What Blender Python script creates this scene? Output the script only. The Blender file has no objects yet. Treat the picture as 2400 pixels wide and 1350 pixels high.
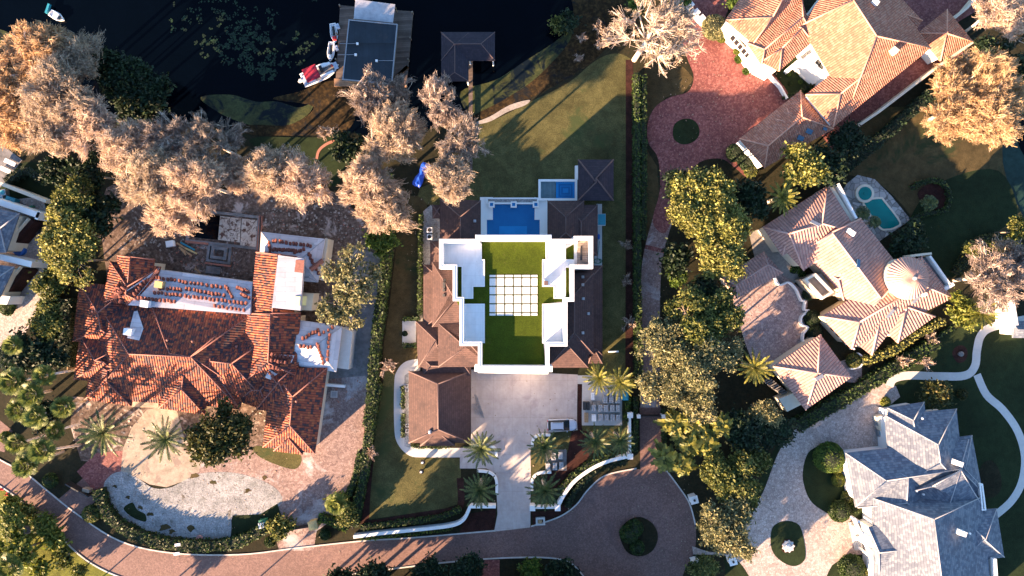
import bpy, bmesh, math, random
import numpy as np
from mathutils import Vector, Matrix
from mathutils.bvhtree import BVHTree
from mathutils.geometry import delaunay_2d_cdt
random.seed(7); rng = np.random.default_rng(7)
S = 14.0; H = 115.0; CX, CY = 1200.0, 675.0
R = math.radians
scn = bpy.context.scene; COL = scn.collection
# ---------------------------------------------------------------- camera
cd = bpy.data.cameras.new('camera'); cam = bpy.data.objects.new('camera', cd); COL.objects.link(cam)
cam.location = (0, 0, H); cam.rotation_euler = (0, 0, 0)
cd.sensor_width = 36; cd.lens = 36 * H / (2400 / S); cd.clip_start = 1; cd.clip_end = 3000
scn.camera = cam
# ---------------------------------------------------------------- light
EL = R(15.5); AZ = R(221)            # direction towards the sun, anticlockwise from +x (lower left of the picture)
sd = Vector((math.cos(AZ) * math.cos(EL), math.sin(AZ) * math.cos(EL), math.sin(EL)))
w = bpy.data.worlds.new('World'); scn.world = w; w.use_nodes = True
nt = w.node_tree; bg = nt.nodes['Background']
sky = nt.nodes.new('ShaderNodeTexSky'); sky.sky_type = 'NISHITA'; sky.sun_disc = False
sky.sun_elevation = EL; sky.sun_rotation = math.atan2(sd.x, sd.y); sky.air_density = 1.0; sky.dust_density = .6; sky.ozone_density = 3.0
nt.links.new(sky.outputs[0], bg.inputs[0]); bg.inputs[1].default_value = 0.07
ld = bpy.data.lights.new('sun', 'SUN'); sun = bpy.data.objects.new('sun', ld); COL.objects.link(sun)
ld.energy = 5.0; ld.angle = R(0.5); ld.color = (1.0, 0.66, 0.40)
sun.rotation_euler = sd.to_track_quat('Z', 'Y').to_euler(); sun.location = (-60, -60, 60)
scn.view_settings.view_transform = 'Standard'; scn.view_settings.look = 'None'
scn.view_settings.exposure = 3.0; scn.view_settings.gamma = 1
# ---------------------------------------------------------------- helpers
def at(px, py, z=0.0):
    k = (H - z) / H / S
    return Vector(((px - CX) * k, (CY - py) * k, z))
def up(o):
    v = Vector((0, 0, 0))
    while o is not None: v += Vector(o.location); o = o.parent
    return v
def tag(o, label=None, cat=None, group=None, kind=None):
    if label: o['label'] = label
    if cat: o['category'] = cat
    if group: o['group'] = group
    if kind: o['kind'] = kind
    return o
def thing(name, label, cat, loc=(0, 0, 0), group=None, rz=0):
    o = bpy.data.objects.new(name, None); COL.objects.link(o); o.empty_display_size = .3
    o.location = loc; o.rotation_euler = (0, 0, rz)
    return tag(o, label, cat, group)
def link(name, me, parent=None, loc=(0, 0, 0)):
    o = bpy.data.objects.new(name, me); COL.objects.link(o); o.location = loc
    if parent is not None: o.parent = parent
    return o
def dup(root, loc, rz=0, sc=1, label=None, group=None):
    def cp(o, par):
        c = o.copy(); COL.objects.link(c); c.parent = par
        for ch in kids.get(o.name, []): cp(ch, c)
        return c
    kids = {}
    def walk(o):
        kids[o.name] = list(o.children)
        for ch in o.children: walk(ch)
    walk(root)
    r = cp(root, None); r.location = loc; r.rotation_euler = (0, 0, rz)
    r.scale = (sc, sc, sc) if not hasattr(sc, '__len__') else sc
    if label: r['label'] = label
    if group: r['group'] = group
    return r
class MB:
    def __init__(s): s.v = []; s.f = []
    def add(s, vs, fs):
        n = len(s.v); s.v += [tuple(v) for v in vs]; s.f += [tuple(i + n for i in f) for f in fs]; return s
    def box(s, c, d, rz=0, taper=1.0, rot=None):
        hx, hy, hz = d[0] / 2, d[1] / 2, d[2] / 2
        m = rot if rot is not None else Matrix.Rotation(rz, 3, 'Z')
        vs = []
        for z, t in ((-hz, 1), (hz, taper)):
            for x, y in ((-hx, -hy), (hx, -hy), (hx, hy), (-hx, hy)):
                vs.append(Vector(c) + m @ Vector((x * t, y * t, z)))
        return s.add(vs, [(3, 2, 1, 0), (4, 5, 6, 7), (0, 1, 5, 4), (1, 2, 6, 5), (2, 3, 7, 6), (3, 0, 4, 7)])
    def bx(s, x0, x1, y0, y1, z0, z1): return s.box(((x0 + x1) / 2, (y0 + y1) / 2, (z0 + z1) / 2), (x1 - x0, y1 - y0, z1 - z0))
    def prism(s, pts, z0, z1):
        # pts: world xy ; z0,z1 numbers
        p = [(a[0], a[1]) for a in pts]
        if sum(p[i - 1][0] * p[i][1] - p[i][0] * p[i - 1][1] for i in range(len(p))) < 0: p = p[::-1]
        n = len(p)
        vs = [(x, y, z0) for x, y in p] + [(x, y, z1) for x, y in p]
        return s.add(vs, [tuple(range(n))[::-1], tuple(range(n, 2 * n))] + [(i, (i + 1) % n, (i + 1) % n + n, i + n) for i in range(n)])
    def pprism(s, px, z0, z1): return s.prism([at(x, y, z1) for x, y in px], z0, z1)   # pixel outline read at height z1
    def tube(s, path, r, n=6, cap=True):
        path = [Vector(p) for p in path]; rr = r if hasattr(r, '__len__') else [r] * len(path)
        base = len(s.v)
        for i, p in enumerate(path):
            d = (path[min(i + 1, len(path) - 1)] - path[max(i - 1, 0)]).normalized()
            a = d.orthogonal().normalized() if abs(d.z) < .9 else Vector((1, 0, 0))
            if abs(d.z) < .9: a = d.cross(Vector((0, 0, 1))).normalized()
            b = d.cross(a).normalized()
            for k in range(n):
                t = 2 * math.pi * k / n
                s.v.append(tuple(p + (a * math.cos(t) + b * math.sin(t)) * rr[i]))
        for i in range(len(path) - 1):
            for k in range(n):
                a0 = base + i * n + k; a1 = base + i * n + (k + 1) % n
                s.f.append((a0, a1, a1 + n, a0 + n))
        if cap:
            s.f.append(tuple(base + k for k in range(n))[::-1]); e = base + (len(path) - 1) * n
            s.f.append(tuple(e + k for k in range(n)))
        return s
    def disc(s, c, prof, n=16, sx=1, sy=1):
        # lathe; prof [(r,z)]
        base = len(s.v)
        for r, z in prof:
            for k in range(n):
                t = 2 * math.pi * k / n; s.v.append((c[0] + r * sx * math.cos(t), c[1] + r * sy * math.sin(t), c[2] + z))
        for i in range(len(prof) - 1):
            for k in range(n):
                a0 = base + i * n + k; a1 = base + i * n + (k + 1) % n
                s.f.append((a0, a1, a1 + n, a0 + n))
        s.f.append(tuple(base + k for k in range(n))[::-1]); e = base + (len(prof) - 1) * n
        s.f.append(tuple(e + k for k in range(n)))
        return s
    def mesh(s, name, m, org=(0, 0, 0), smooth=False, uv=False):
        me = bpy.data.meshes.new(name); o = Vector(org)
        me.from_pydata([tuple(Vector(v) - o) for v in s.v], [], s.f)
        if m: me.materials.append(m)
        if smooth: me.shade_smooth()
        if uv: roof_uv(me)
        me.update(); return me
    def build(s, name, m, parent=None, smooth=False, uv=False, org=None):
        if parent is not None:
            return link(name, s.mesh(name, m, up(parent), smooth, uv), parent)
        if org is None:
            n = len(s.v); org = (sum(v[0] for v in s.v) / n, sum(v[1] for v in s.v) / n, min(v[2] for v in s.v))
        return link(name, s.mesh(name, m, org, smooth, uv), None, org)
def roof_uv(me):
    uvl = me.uv_layers.new(name='UVMap')
    for p in me.polygons:
        n = p.normal
        if abs(n.z) > .995 or abs(n.z) < .05: h = Vector((0, 1, 0)) if abs(n.z) > .5 else Vector((n.x, n.y, 0)).normalized()
        else: h = Vector((n.x, n.y, 0)).normalized()
        t = Vector((-h.y, h.x, 0)); dn = n.cross(t)
        for li in p.loop_indices:
            c = me.vertices[me.loops[li].vertex_index].co
            uvl.data[li].uv = (c.dot(t), c.dot(dn))
def smooth(pts, closed=True, k=5):
    n = len(pts); out = []
    P = [Vector((a[0], a[1])) for a in pts]
    for i in range(n if closed else n - 1):
        p0 = P[(i - 1) % n] if closed else P[max(i - 1, 0)]; p1 = P[i]
        p2 = P[(i + 1) % n]; p3 = P[(i + 2) % n] if closed else P[min(i + 2, n - 1)]
        for j in range(k):
            t = j / k
            out.append(.5 * ((2 * p1) + (p2 - p0) * t + (2 * p0 - 5 * p1 + 4 * p2 - p3) * t * t + (3 * p1 - p0 - 3 * p2 + p3) * t ** 3))
    if not closed: out.append(P[-1])
    return out
def ribbon(pts, wpx):
    P = [Vector((p[0], p[1])) for p in pts]; L = []; Rr = []
    for i, p in enumerate(P):
        d = (P[min(i + 1, len(P) - 1)] - P[max(i - 1, 0)]).normalized(); nn = Vector((-d.y, d.x))
        ww = wpx[min(i, len(wpx) - 1)] if hasattr(wpx, '__len__') else wpx
        L.append(p + nn * ww / 2); Rr.append(p - nn * ww / 2)
    return L, Rr
# ---------------------------------------------------------------- materials
MATS = {}
class NT:
    def __init__(s, name, rough=.85, spec=.3):
        s.m = bpy.data.materials.new(name); s.m.use_nodes = True; s.t = s.m.node_tree; s.n = s.t.nodes
        s.b = s.n['Principled BSDF']; s.b.inputs['Roughness'].default_value = rough
        s.b.inputs['Specular IOR Level'].default_value = spec
    def N(s, t, **kw):
        o = s.n.new(t)
        for k, v in kw.items(): setattr(o, k, v)
        return o
    def L(s, a, b): s.t.links.new(a, b)
    def pos(s): return s.N('ShaderNodeNewGeometry').outputs['Position']
    def noise(s, scale, detail=4, rough=.55, vec=None, dist=0):
        o = s.N('ShaderNodeTexNoise'); o.inputs['Scale'].default_value = scale; o.inputs['Detail'].default_value = detail
        o.inputs['Roughness'].default_value = rough; o.inputs['Distortion'].default_value = dist
        s.L(vec or s.pos(), o.inputs['Vector']); return o.outputs['Fac']
    def ramp(s, fac, cols, interp='LINEAR'):
        o = s.N('ShaderNodeValToRGB'); o.color_ramp.interpolation = interp; e = o.color_ramp.elements
        while len(e) < len(cols): e.new(.5)
        for i, (p, c) in enumerate(cols): e[i].position = p; e[i].color = (*c, 1)
        s.L(fac, o.inputs[0]); return o.outputs[0]
    def mix(s, a, b, fac, typ='MIX'):
        o = s.N('ShaderNodeMix', data_type='RGBA', blend_type=typ)
        if hasattr(fac, 'is_output'): s.L(fac, o.inputs[0])
        else: o.inputs[0].default_value = fac
        for v, i in ((a, 6), (b, 7)):
            if hasattr(v, 'is_output'): s.L(v, o.inputs[i])
            else: o.inputs[i].default_value = (*v, 1)
        return o.outputs[2]
    def math(s, op, a, b=0.0):
        o = s.N('ShaderNodeMath', operation=op)
        for v, i in ((a, 0), (b, 1)):
            if hasattr(v, 'is_output'): s.L(v, o.inputs[i])
            else: o.inputs[i].default_value = v
        return o.outputs[0]
    def bump(s, h, strength=.5, dist=.05):
        o = s.N('ShaderNodeBump'); o.inputs['Strength'].default_value = strength; o.inputs['Distance'].default_value = dist
        s.L(h, o.inputs['Height']); s.L(o.outputs[0], s.b.inputs['Normal'])
    def col(s, c): s.L(c, s.b.inputs['Base Color']); return s.m
def sc3(c, k): return tuple(min(1, x * k) for x in c)
def mground(name, cols, fine=3.0, big=.12, var=.35, bump=.5, rough=.95, stain=None, joint=0):
    """ground-like surface: fine grain ramp, multiplied by broad patches"""
    t = NT(name, rough, .15)
    f = t.noise(fine, 5, .7); c = t.ramp(f, [(.25 + .5 * i / max(1, len(cols) - 1), c) for i, c in enumerate(cols)])
    b = t.ramp(t.noise(big, 5, .6), [(.3, (1 - var,) * 3), (.7, (1 + 0 * var,) * 3)])
    c = t.mix(c, b, 1, 'MULTIPLY')
    if var > .3: c = t.mix(c, t.ramp(t.noise(.8, 5, .7), [(.36, (.66, .68, .66)), (.6, (1, 1, 1))]), 1, 'MULTIPLY')
    if stain:
        sm = t.ramp(t.noise(stain[1], 6, .7, dist=.6), [(stain[2], (0, 0, 0)), (stain[2] + .08, (1, 1, 1))])
        c = t.mix(c, stain[0], sm)
    if joint:
        sx = t.N('ShaderNodeSeparateXYZ'); t.L(t.pos(), sx.inputs[0])
        for k in (0, 1):
            fr = t.math('FRACT', t.math('DIVIDE', sx.outputs[k], joint)); c = t.mix(c, t.ramp(fr, [(0, (.7,) * 3), (.03, (1, 1, 1))]), .7, 'MULTIPLY')
        tm = t.N('ShaderNodeMapping'); tm.inputs['Scale'].default_value = (1, .35, 1); tm.inputs['Rotation'].default_value = (0, 0, R(12)); t.L(t.pos(), tm.inputs[0])
        c = t.mix(c, t.ramp(t.noise(1.1, 4, .6, tm.outputs[0]), [(.38, (.84, .82, .82)), (.6, (1, 1, 1))]), .5, 'MULTIPLY')
    t.bump(f, bump, .06); return t.col(c)
def mpaver(name, cols, cell=2.2, patch=None, var=.3, rough=.8, mortar=.5):
    t = NT(name, rough, .25)
    v = t.N('ShaderNodeTexVoronoi'); v.inputs['Scale'].default_value = cell; t.L(t.pos(), v.inputs['Vector'])
    sp = t.N('ShaderNodeSeparateColor'); t.L(v.outputs['Color'], sp.inputs[0])
    c = t.ramp(sp.outputs[0], [(i / max(1, len(cols) - 1), c) for i, c in enumerate(cols)])
    e = t.N('ShaderNodeTexVoronoi', feature='DISTANCE_TO_EDGE'); e.inputs['Scale'].default_value = cell; t.L(t.pos(), e.inputs['Vector'])
    em = t.ramp(e.outputs[0], [(.0, (mortar,) * 3), (.08, (1, 1, 1))])
    c = t.mix(c, em, 1, 'MULTIPLY')
    b = t.ramp(t.noise(.15, 6, .65), [(.3, (1 - var,) * 3), (.7, (1, 1, 1))]); c = t.mix(c, b, 1, 'MULTIPLY')
    if patch:
        sm = t.ramp(t.noise(patch[1], 7, .7, dist=.5), [(patch[2], (0, 0, 0)), (patch[2] + .12, (1, 1, 1))])
        c = t.mix(c, patch[0], sm)
    t.bump(e.outputs[0], .3, .03); return t.col(c)
def mroof(name, cols, pu=.42, pv=.42, depth=.12, round_=True, var=.35, rough=.8, weather=None, weights=None, course=.5, pan=.42):
    t = NT(name, rough, .3)
    uv = t.N('ShaderNodeUVMap'); sx = t.N('ShaderNodeSeparateXYZ'); t.L(uv.outputs[0], sx.inputs[0])
    u = t.math('DIVIDE', sx.outputs[0], pu); v = t.math('DIVIDE', sx.outputs[1], pv)
    fu = t.math('FLOOR', u); fv = t.math('FLOOR', v)
    if not round_:                     # flat tile / slate: stagger the courses
        u2 = t.math('ADD', u, t.math('MULTIPLY', fv, .5)); fu = t.math('FLOOR', u2); ruv = t.math('FRACT', u2)
    cb = t.N('ShaderNodeCombineXYZ'); t.L(fu, cb.inputs[0]); t.L(fv, cb.inputs[1])
    wn = t.N('ShaderNodeTexWhiteNoise', noise_dimensions='3D'); t.L(cb.outputs[0], wn.inputs[0])
    ps = weights or [i / len(cols) for i in range(len(cols))]
    c = t.ramp(wn.outputs['Value'], list(zip(ps, cols)), 'CONSTANT')
    frv = t.math('FRACT', v)
    if round_:
        h = t.math('ABSOLUTE', t.math('SINE', t.math('MULTIPLY', u, math.pi)))
        pan_shade = t.ramp(h, [(.0, (pan,) * 3), (.45, (1, 1, 1))]); c = t.mix(c, pan_shade, 1, 'MULTIPLY')   # low-sun shade between the barrels, painted into the tile colour
        hh = t.math('ADD', h, t.math('MULTIPLY', frv, .25))
    else:
        e = t.ramp(frv, [(.0, (course,) * 3), (.22, (1, 1, 1))]); c = t.mix(c, e, 1, 'MULTIPLY')
        g = t.ramp(ruv, [(.0, (course,) * 3), (.1, (1, 1, 1))]); c = t.mix(c, g, .7, 'MULTIPLY')
        hh = frv
    b = t.ramp(t.noise(.35, 6, .7), [(.3, (1 - var,) * 3), (.7, (1, 1, 1))]); c = t.mix(c, b, 1, 'MULTIPLY')
    if weather:
        sm = t.ramp(t.noise(weather[1], 6, .75, dist=.4), [(weather[2], (0, 0, 0)), (weather[2] + .15, (1, 1, 1))]); c = t.mix(c, weather[0], sm)
    t.bump(hh, 1.0, depth); return t.col(c)
def mleaf(name, cols, trans=.25, rough=.6, k0=1.75, ns=.9):
    cols = [sc3(c, k0) for c in cols]
    t = NT(name, rough, .25)
    g = t.N('ShaderNodeNewGeometry'); c = t.ramp(g.outputs['Random Per Island'], [(i / max(1, len(cols) - 1), c) for i, c in enumerate(cols)])
    oi = t.N('ShaderNodeObjectInfo')
    k = t.ramp(oi.outputs['Random'], [(0, (.8, .84, .8)), (1, (1, 1, 1))]); c = t.mix(c, k, 1, 'MULTIPLY')
    n = t.ramp(t.noise(ns, 4), [(.36, (.5, .5, .5)), (.62, (1, 1, 1))]); c = t.mix(c, n, 1, 'MULTIPLY')
    t.col(c)
    tr = t.N('ShaderNodeBsdfTranslucent'); t.L(c, tr.inputs[0]); mx = t.N('ShaderNodeMixShader'); mx.inputs[0].default_value = trans
    t.L(t.b.outputs[0], mx.inputs[1]); t.L(tr.outputs[0], mx.inputs[2]); t.L(mx.outputs[0], t.n['Material Output'].inputs[0])
    return t.m
def mplain(name, c, rough=.6, var=.15, scale=1.5, metal=0, bump=0, spec=.4):
    t = NT(name, rough, spec); t.b.inputs['Metallic'].default_value = metal
    f = t.noise(scale, 5, .65); cc = t.ramp(f, [(.3, sc3(c, 1 - var)), (.7, c)])
    if bump: t.bump(f, bump, .03)
    return t.col(cc)
def mwater(name, c, rough=.06, wav=.6, scale=1.2, var=None, spec=.5):
    t = NT(name, rough, spec); t.b.inputs['IOR'].default_value = 1.33
    f = t.noise(scale, 3, .5); t.bump(f, wav, .05)
    c2 = var or sc3(c, .8)
    return t.col(t.ramp(t.noise(.25, 4), [(.35, c2), (.65, c)]))
def mplank(name, cols, pitch=.3, ang=0, rough=.8):
    t = NT(name, rough, .2); mp = t.N('ShaderNodeMapping'); mp.inputs['Rotation'].default_value = (0, 0, ang); t.L(t.pos(), mp.inputs[0])
    sx = t.N('ShaderNodeSeparateXYZ'); t.L(mp.outputs[0], sx.inputs[0]); u = t.math('DIVIDE', sx.outputs[0], pitch)
    wn = t.N('ShaderNodeTexWhiteNoise', noise_dimensions='1D'); t.L(t.math('FLOOR', u), wn.inputs['W'])
    c = t.ramp(wn.outputs['Value'], [(i / max(1, len(cols) - 1), c) for i, c in enumerate(cols)])
    fr = t.ramp(t.math('FRACT', u), [(0, (.35,) * 3), (.15, (1, 1, 1))]); c = t.mix(c, fr, 1, 'MULTIPLY')
    c = t.mix(c, t.ramp(t.noise(.8, 6, .7), [(.3, (.6,) * 3), (.7, (1, 1, 1))]), 1, 'MULTIPLY')
    t.bump(t.math('FRACT', u), .3, .02); return t.col(c)

M = dict(
 ground=mground('ground', [(.012, .015, .008), (.028, .026, .013), (.045, .032, .018)], 2.5, .08, .5, .8),
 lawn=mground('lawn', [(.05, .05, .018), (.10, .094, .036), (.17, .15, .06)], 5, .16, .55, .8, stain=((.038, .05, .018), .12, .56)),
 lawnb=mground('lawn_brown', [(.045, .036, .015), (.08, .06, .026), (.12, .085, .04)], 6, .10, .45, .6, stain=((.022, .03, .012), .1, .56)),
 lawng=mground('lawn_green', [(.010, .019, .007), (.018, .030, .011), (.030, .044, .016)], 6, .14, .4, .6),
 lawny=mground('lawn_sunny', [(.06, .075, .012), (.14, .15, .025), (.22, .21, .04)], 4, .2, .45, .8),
 turf=mground('turf', [(.022, .034, .002), (.042, .062, .003), (.07, .092, .006)], 7, .6, .3, .9, stain=((.055, .06, .012), 1.2, .62)),
 mulch=mground('mulch', [(.024, .010, .009), (.044, .017, .014), (.075, .032, .023)], 6, .4, .4, .9),
 dirt=mground('dirt', [(.07, .045, .036), (.15, .105, .085), (.30, .235, .20)], 1.6, .12, .5, .9, stain=((.36, .30, .27), .35, .57)),
 marsh=mground('marsh', [(.006, .005, .004), (.035, .022, .009), (.12, .072, .026)], 1.8, .25, .5, .9, stain=((.006, .008, .010), .25, .55)),
 sand=mground('sand', [(.20, .18, .16), (.38, .34, .30)], 2.5, .3, .3, .5),
 gravel=mground('gravel', [(.16, .16, .16), (.34, .34, .345), (.56, .55, .55)], 4, .25, .45, .9, stain=((.09, .08, .065), .5, .58)),
 conc=mground('concrete', [(.42, .365, .34), (.53, .47, .44)], 1.2, .12, .25, .1, .8, stain=((.35, .30, .29), .22, .55), joint=3.1),
 concl=mground('concrete_light', [(.42, .41, .39), (.50, .485, .47)], 2, .2, .18, .1, .8),
 concg=mground('concrete_grey', [(.17, .165, .17), (.25, .24, .245)], 1.2, .2, .35, .2, .8),
 tan=mground('tan_slab', [(.33, .27, .215), (.43, .36, .29)], 2.2, .25, .35, .3, .8, stain=((.20, .155, .13), .5, .54)),
 road=mpaver('road_pavers', [(.145, .085, .075), (.185, .11, .095), (.225, .138, .118)], 5, ((.095, .058, .055), .15, .58), .3, mortar=.7),
 redp=mpaver('red_pavers', [(.16, .05, .048), (.215, .075, .066), (.30, .125, .11)], 3.6, ((.12, .038, .038), .25, .58), .35),
 pinkp=mpaver('pink_pavers', [(.27, .19, .18), (.36, .27, .25), (.45, .35, .32)], 3.2, ((.20, .10, .09), .2, .66), .35),
 palep=mpaver('pale_pavers', [(.31, .25, .22), (.40, .33, .30), (.48, .41, .37)], 3.0, None, .25),
 browp=mpaver('brown_pavers', [(.19, .125, .115), (.26, .18, .16), (.34, .245, .22)], 3.5, ((.37, .35, .35), .16, .52), .35),
 rubble=mground('rubble', [(.30, .25, .21), (.46, .40, .34), (.55, .49, .42)], 3, .3, .25, .8, stain=((.085, .045, .035), 1.3, .50)),
 kerb=mplain('kerb_concrete', (.5, .47, .44), .8, .3, 1),
 water=mwater('lake_water', (.0004, .0012, .0030), .10, .2, 1.5, spec=.12),
 algae=mground('algae_mat', [(.022, .034, .014), (.055, .064, .022), (.10, .10, .034)], 3, .25, .5, .2, .5, stain=((.002, .005, .008), .22, .50)),
 pondg=mground('pond_algae', [(.010, .028, .024), (.018, .042, .034)], 3, .2, .35, .1, .4),
 lily=mleaf('lily_leaf', [(.002, .008, .004), (.004, .013, .006), (.010, .026, .009)], .1),
 pool=mwater('pool_blue', (.008, .125, .32), .05, .5, 1.6, (.006, .10, .27)),
 poolt=mwater('pool_teal', (.005, .19, .17), .05, .5, 1.6, (.004, .14, .13)),
 spa=mwater('spa_blue', (.012, .20, .48), .05, .2, 1.6),
 white=mplain('white_stucco', (.70, .70, .69), .75, .05, 1.2),
 cream=mplain('cream_stucco', (.62, .54, .42), .8, .12, 1.2),
 membrane=mground('roof_membrane', [(.60, .61, .62), (.66, .66, .67)], 1.5, .3, .10, .05, .7, stain=((.52, .52, .52), .8, .62), joint=1.9),
 paverw=mplain('white_paver', (.60, .585, .56), .8, .12, 1.2),
 redt=mroof('red_clay_tile', [(.27, .062, .032), (.19, .048, .032), (.075, .034, .035), (.37, .10, .042), (.045, .030, .038)], .40, .40, .13, weights=[0, .3, .52, .72, .9], var=.3),
 redcap=mplain('red_ridge_tile', (.27, .11, .085), .8, .4, 3),
 ort=mroof('orange_clay_tile', [(.36, .15, .095), (.40, .18, .115), (.32, .125, .08), (.42, .20, .135)], .36, .36, .10, var=.22, pan=.62),
 orcap=mplain('orange_ridge_tile', (.55, .29, .20), .8, .3, 3),
 pkt=mroof('pink_clay_tile', [(.38, .215, .18), (.43, .25, .21), (.34, .19, .16), (.40, .23, .19)], .48, .48, .13, var=.18, pan=.6),
 pkcap=mplain('pink_ridge_tile', (.50, .31, .26), .8, .25, 3),
 brt=mroof('brown_flat_tile', [(.062, .034, .032), (.078, .043, .039), (.069, .038, .035)], .35, .34, .03, False, .28, weights=None, weather=((.032, .018, .019), .45, .53), course=.5),
 brcap=mplain('brown_ridge_tile', (.12, .075, .07), .8, .25, 3),
 slt=mroof('grey_slate', [(.11, .128, .165), (.14, .16, .195), (.095, .11, .145), (.165, .18, .212)], .45, .40, .03, False, .18, course=.6),
 slcap=mplain('grey_ridge_slate', (.30, .30, .32), .8, .2, 3),
 shingle=mroof('dark_metal_roof', [(.016, .026, .038), (.019, .029, .042)], .9, 6, .03, False, .5, .5, weather=((.035, .032, .035), .25, .58)),
 dkt=mroof('dark_brown_tile', [(.024, .019, .029), (.032, .025, .036), (.027, .021, .032)], .40, .32, .03, False, .2, course=.55),
 galv=mground('galvanised_sheet', [(.30, .31, .34), (.46, .46, .49)], 1.5, .5, .3, .2, .5),
 under=mroof('white_underlayment', [(.50, .485, .52), (.56, .545, .575), (.46, .445, .48)], 3, .75, .01, False, .25, .8, course=.75, weather=((.28, .23, .24), .9, .60)),
 plank=mplank('deck_plank', [(.085, .062, .052), (.12, .09, .076), (.16, .12, .10)], .32, R(86)),
 plankw=mplank('warm_plank', [(.30, .17, .10), (.38, .23, .14)], .32, R(86)),
 plankd=mplank('stair_plank', [(.30, .24, .20), (.38, .31, .27)], .36, R(90)),
 plankb=mplank('blue_grey_deck', [(.10, .17, .20), (.14, .22, .25)], .25, 0),
 wood=mplain('timber', (.36, .24, .13), .8, .3, 3),
 bark=mplain('bark', (.30, .23, .17), .9, .5, 2, bump=.6),
 barkp=mplain('pale_bark', (.66, .55, .46), .9, .35, 2, bump=.6),
 cypress=mleaf('cypress_twig', [(.17, .125, .10), (.33, .245, .19), (.45, .345, .27), (.37, .26, .18), (.50, .41, .335)], .38, .9, ns=2.0),
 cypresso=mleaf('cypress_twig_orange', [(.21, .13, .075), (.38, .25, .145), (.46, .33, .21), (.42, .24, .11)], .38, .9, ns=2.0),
 cypressg=mleaf('cypress_twig_grey', [(.11, .085, .075), (.22, .17, .145), (.34, .265, .225)], .35, .9, ns=2.0),
 oak=mleaf('oak_leaf', [(.016, .026, .007), (.045, .058, .013), (.10, .105, .024), (.15, .14, .04)], .3),
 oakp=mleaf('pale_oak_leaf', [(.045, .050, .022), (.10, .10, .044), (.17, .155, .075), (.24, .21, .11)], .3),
 oaky=mleaf('yellow_oak_leaf', [(.03, .036, .007), (.09, .094, .018), (.19, .18, .042), (.24, .22, .075)], .3),
 dark=mleaf('dark_leaf', [(.005, .012, .006), (.010, .021, .009), (.020, .034, .012)], .2),
 bright=mleaf('bright_leaf', [(.025, .05, .009), (.05, .085, .013), (.09, .125, .02)], .35),
 olive=mleaf('olive_leaf', [(.014, .021, .007), (.027, .033, .009), (.055, .055, .013), (.055, .040, .012)], .25),
 hedge=mleaf('hedge_leaf', [(.010, .022, .006), (.021, .038, .008), (.042, .062, .012)], .2),
 grassy=mleaf('yellow_green_leaf', [(.05, .065, .010), (.10, .115, .018), (.16, .155, .03)], .3),
 palm=mleaf('palm_leaf', [(.018, .034, .012), (.042, .058, .018), (.10, .105, .032)], .2, .45),
 palmy=mleaf('yellow_palm_leaf', [(.045, .055, .012), (.11, .11, .02), (.22, .19, .04)], .3, .5),
 fan=mleaf('fan_palm_leaf', [(.04, .06, .014), (.085, .105, .024), (.15, .165, .04)], .3, .5),
 twigp=mleaf('pink_twig', [(.12, .08, .06), (.20, .14, .11), (.28, .20, .16)], .15, .9),
 core=mplain('inner_foliage', (.012, .018, .008), .95, .3, 3),
 coret=mplain('inner_twigs', (.10, .07, .05), .95, .4, 2),
 glass=mplain('dark_glass', (.006, .012, .018), .15, .1, 2, spec=.6),
 black=mplain('black_metal', (.02, .02, .022), .5, .2, 2),
 metal=mplain('grey_metal', (.30, .31, .33), .4, .2, 3, .5),
 carw=mplain('white_car_paint', (.36, .41, .50), .25, .03, 3, spec=.5),
 carr=mplain('red_canvas', (.36, .012, .035), .8, .35, 2),
 tarp=mplain('blue_tarpaulin', (.01, .07, .50), .5, .4, 1.2, bump=.6),
 red=mplain('red_plastic', (.55, .03, .03), .5, .2, 3),
 green=mplain('green_plastic', (.02, .14, .08), .5, .2, 3),
 teal=mplain('teal_plastic', (.02, .22, .30), .5, .2, 3),
 sky_glass=mplain('skylight_glass', (.06, .13, .20), .2, .2, 3),
 blue=mplain('blue_plastic', (.01, .10, .40), .5, .2, 3),
 whitep=mplain('white_plastic', (.75, .75, .76), .4, .06, 3),
 pinks=mplain('pink_stone', (.45, .22, .19), .8, .25, 3),
 stone=mpaver('grey_stone', [(.20, .19, .18), (.32, .30, .28), (.42, .40, .38)], 1.0, None, .3, .8, .4),
 block=mplain('paving_block', (.36, .37, .39), .8, .25, 4),
 brick=mplain('brick_edge', (.32, .13, .09), .8, .3, 4),
 clay=mplain('clay_tile_stack', (.19, .055, .038), .8, .55, 5),
 gold=mplain('plywood', (.48, .36, .16), .8, .2, 3),
 lime=mplain('pale_green_panel', (.55, .62, .35), .7, .1, 3),
)
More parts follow.
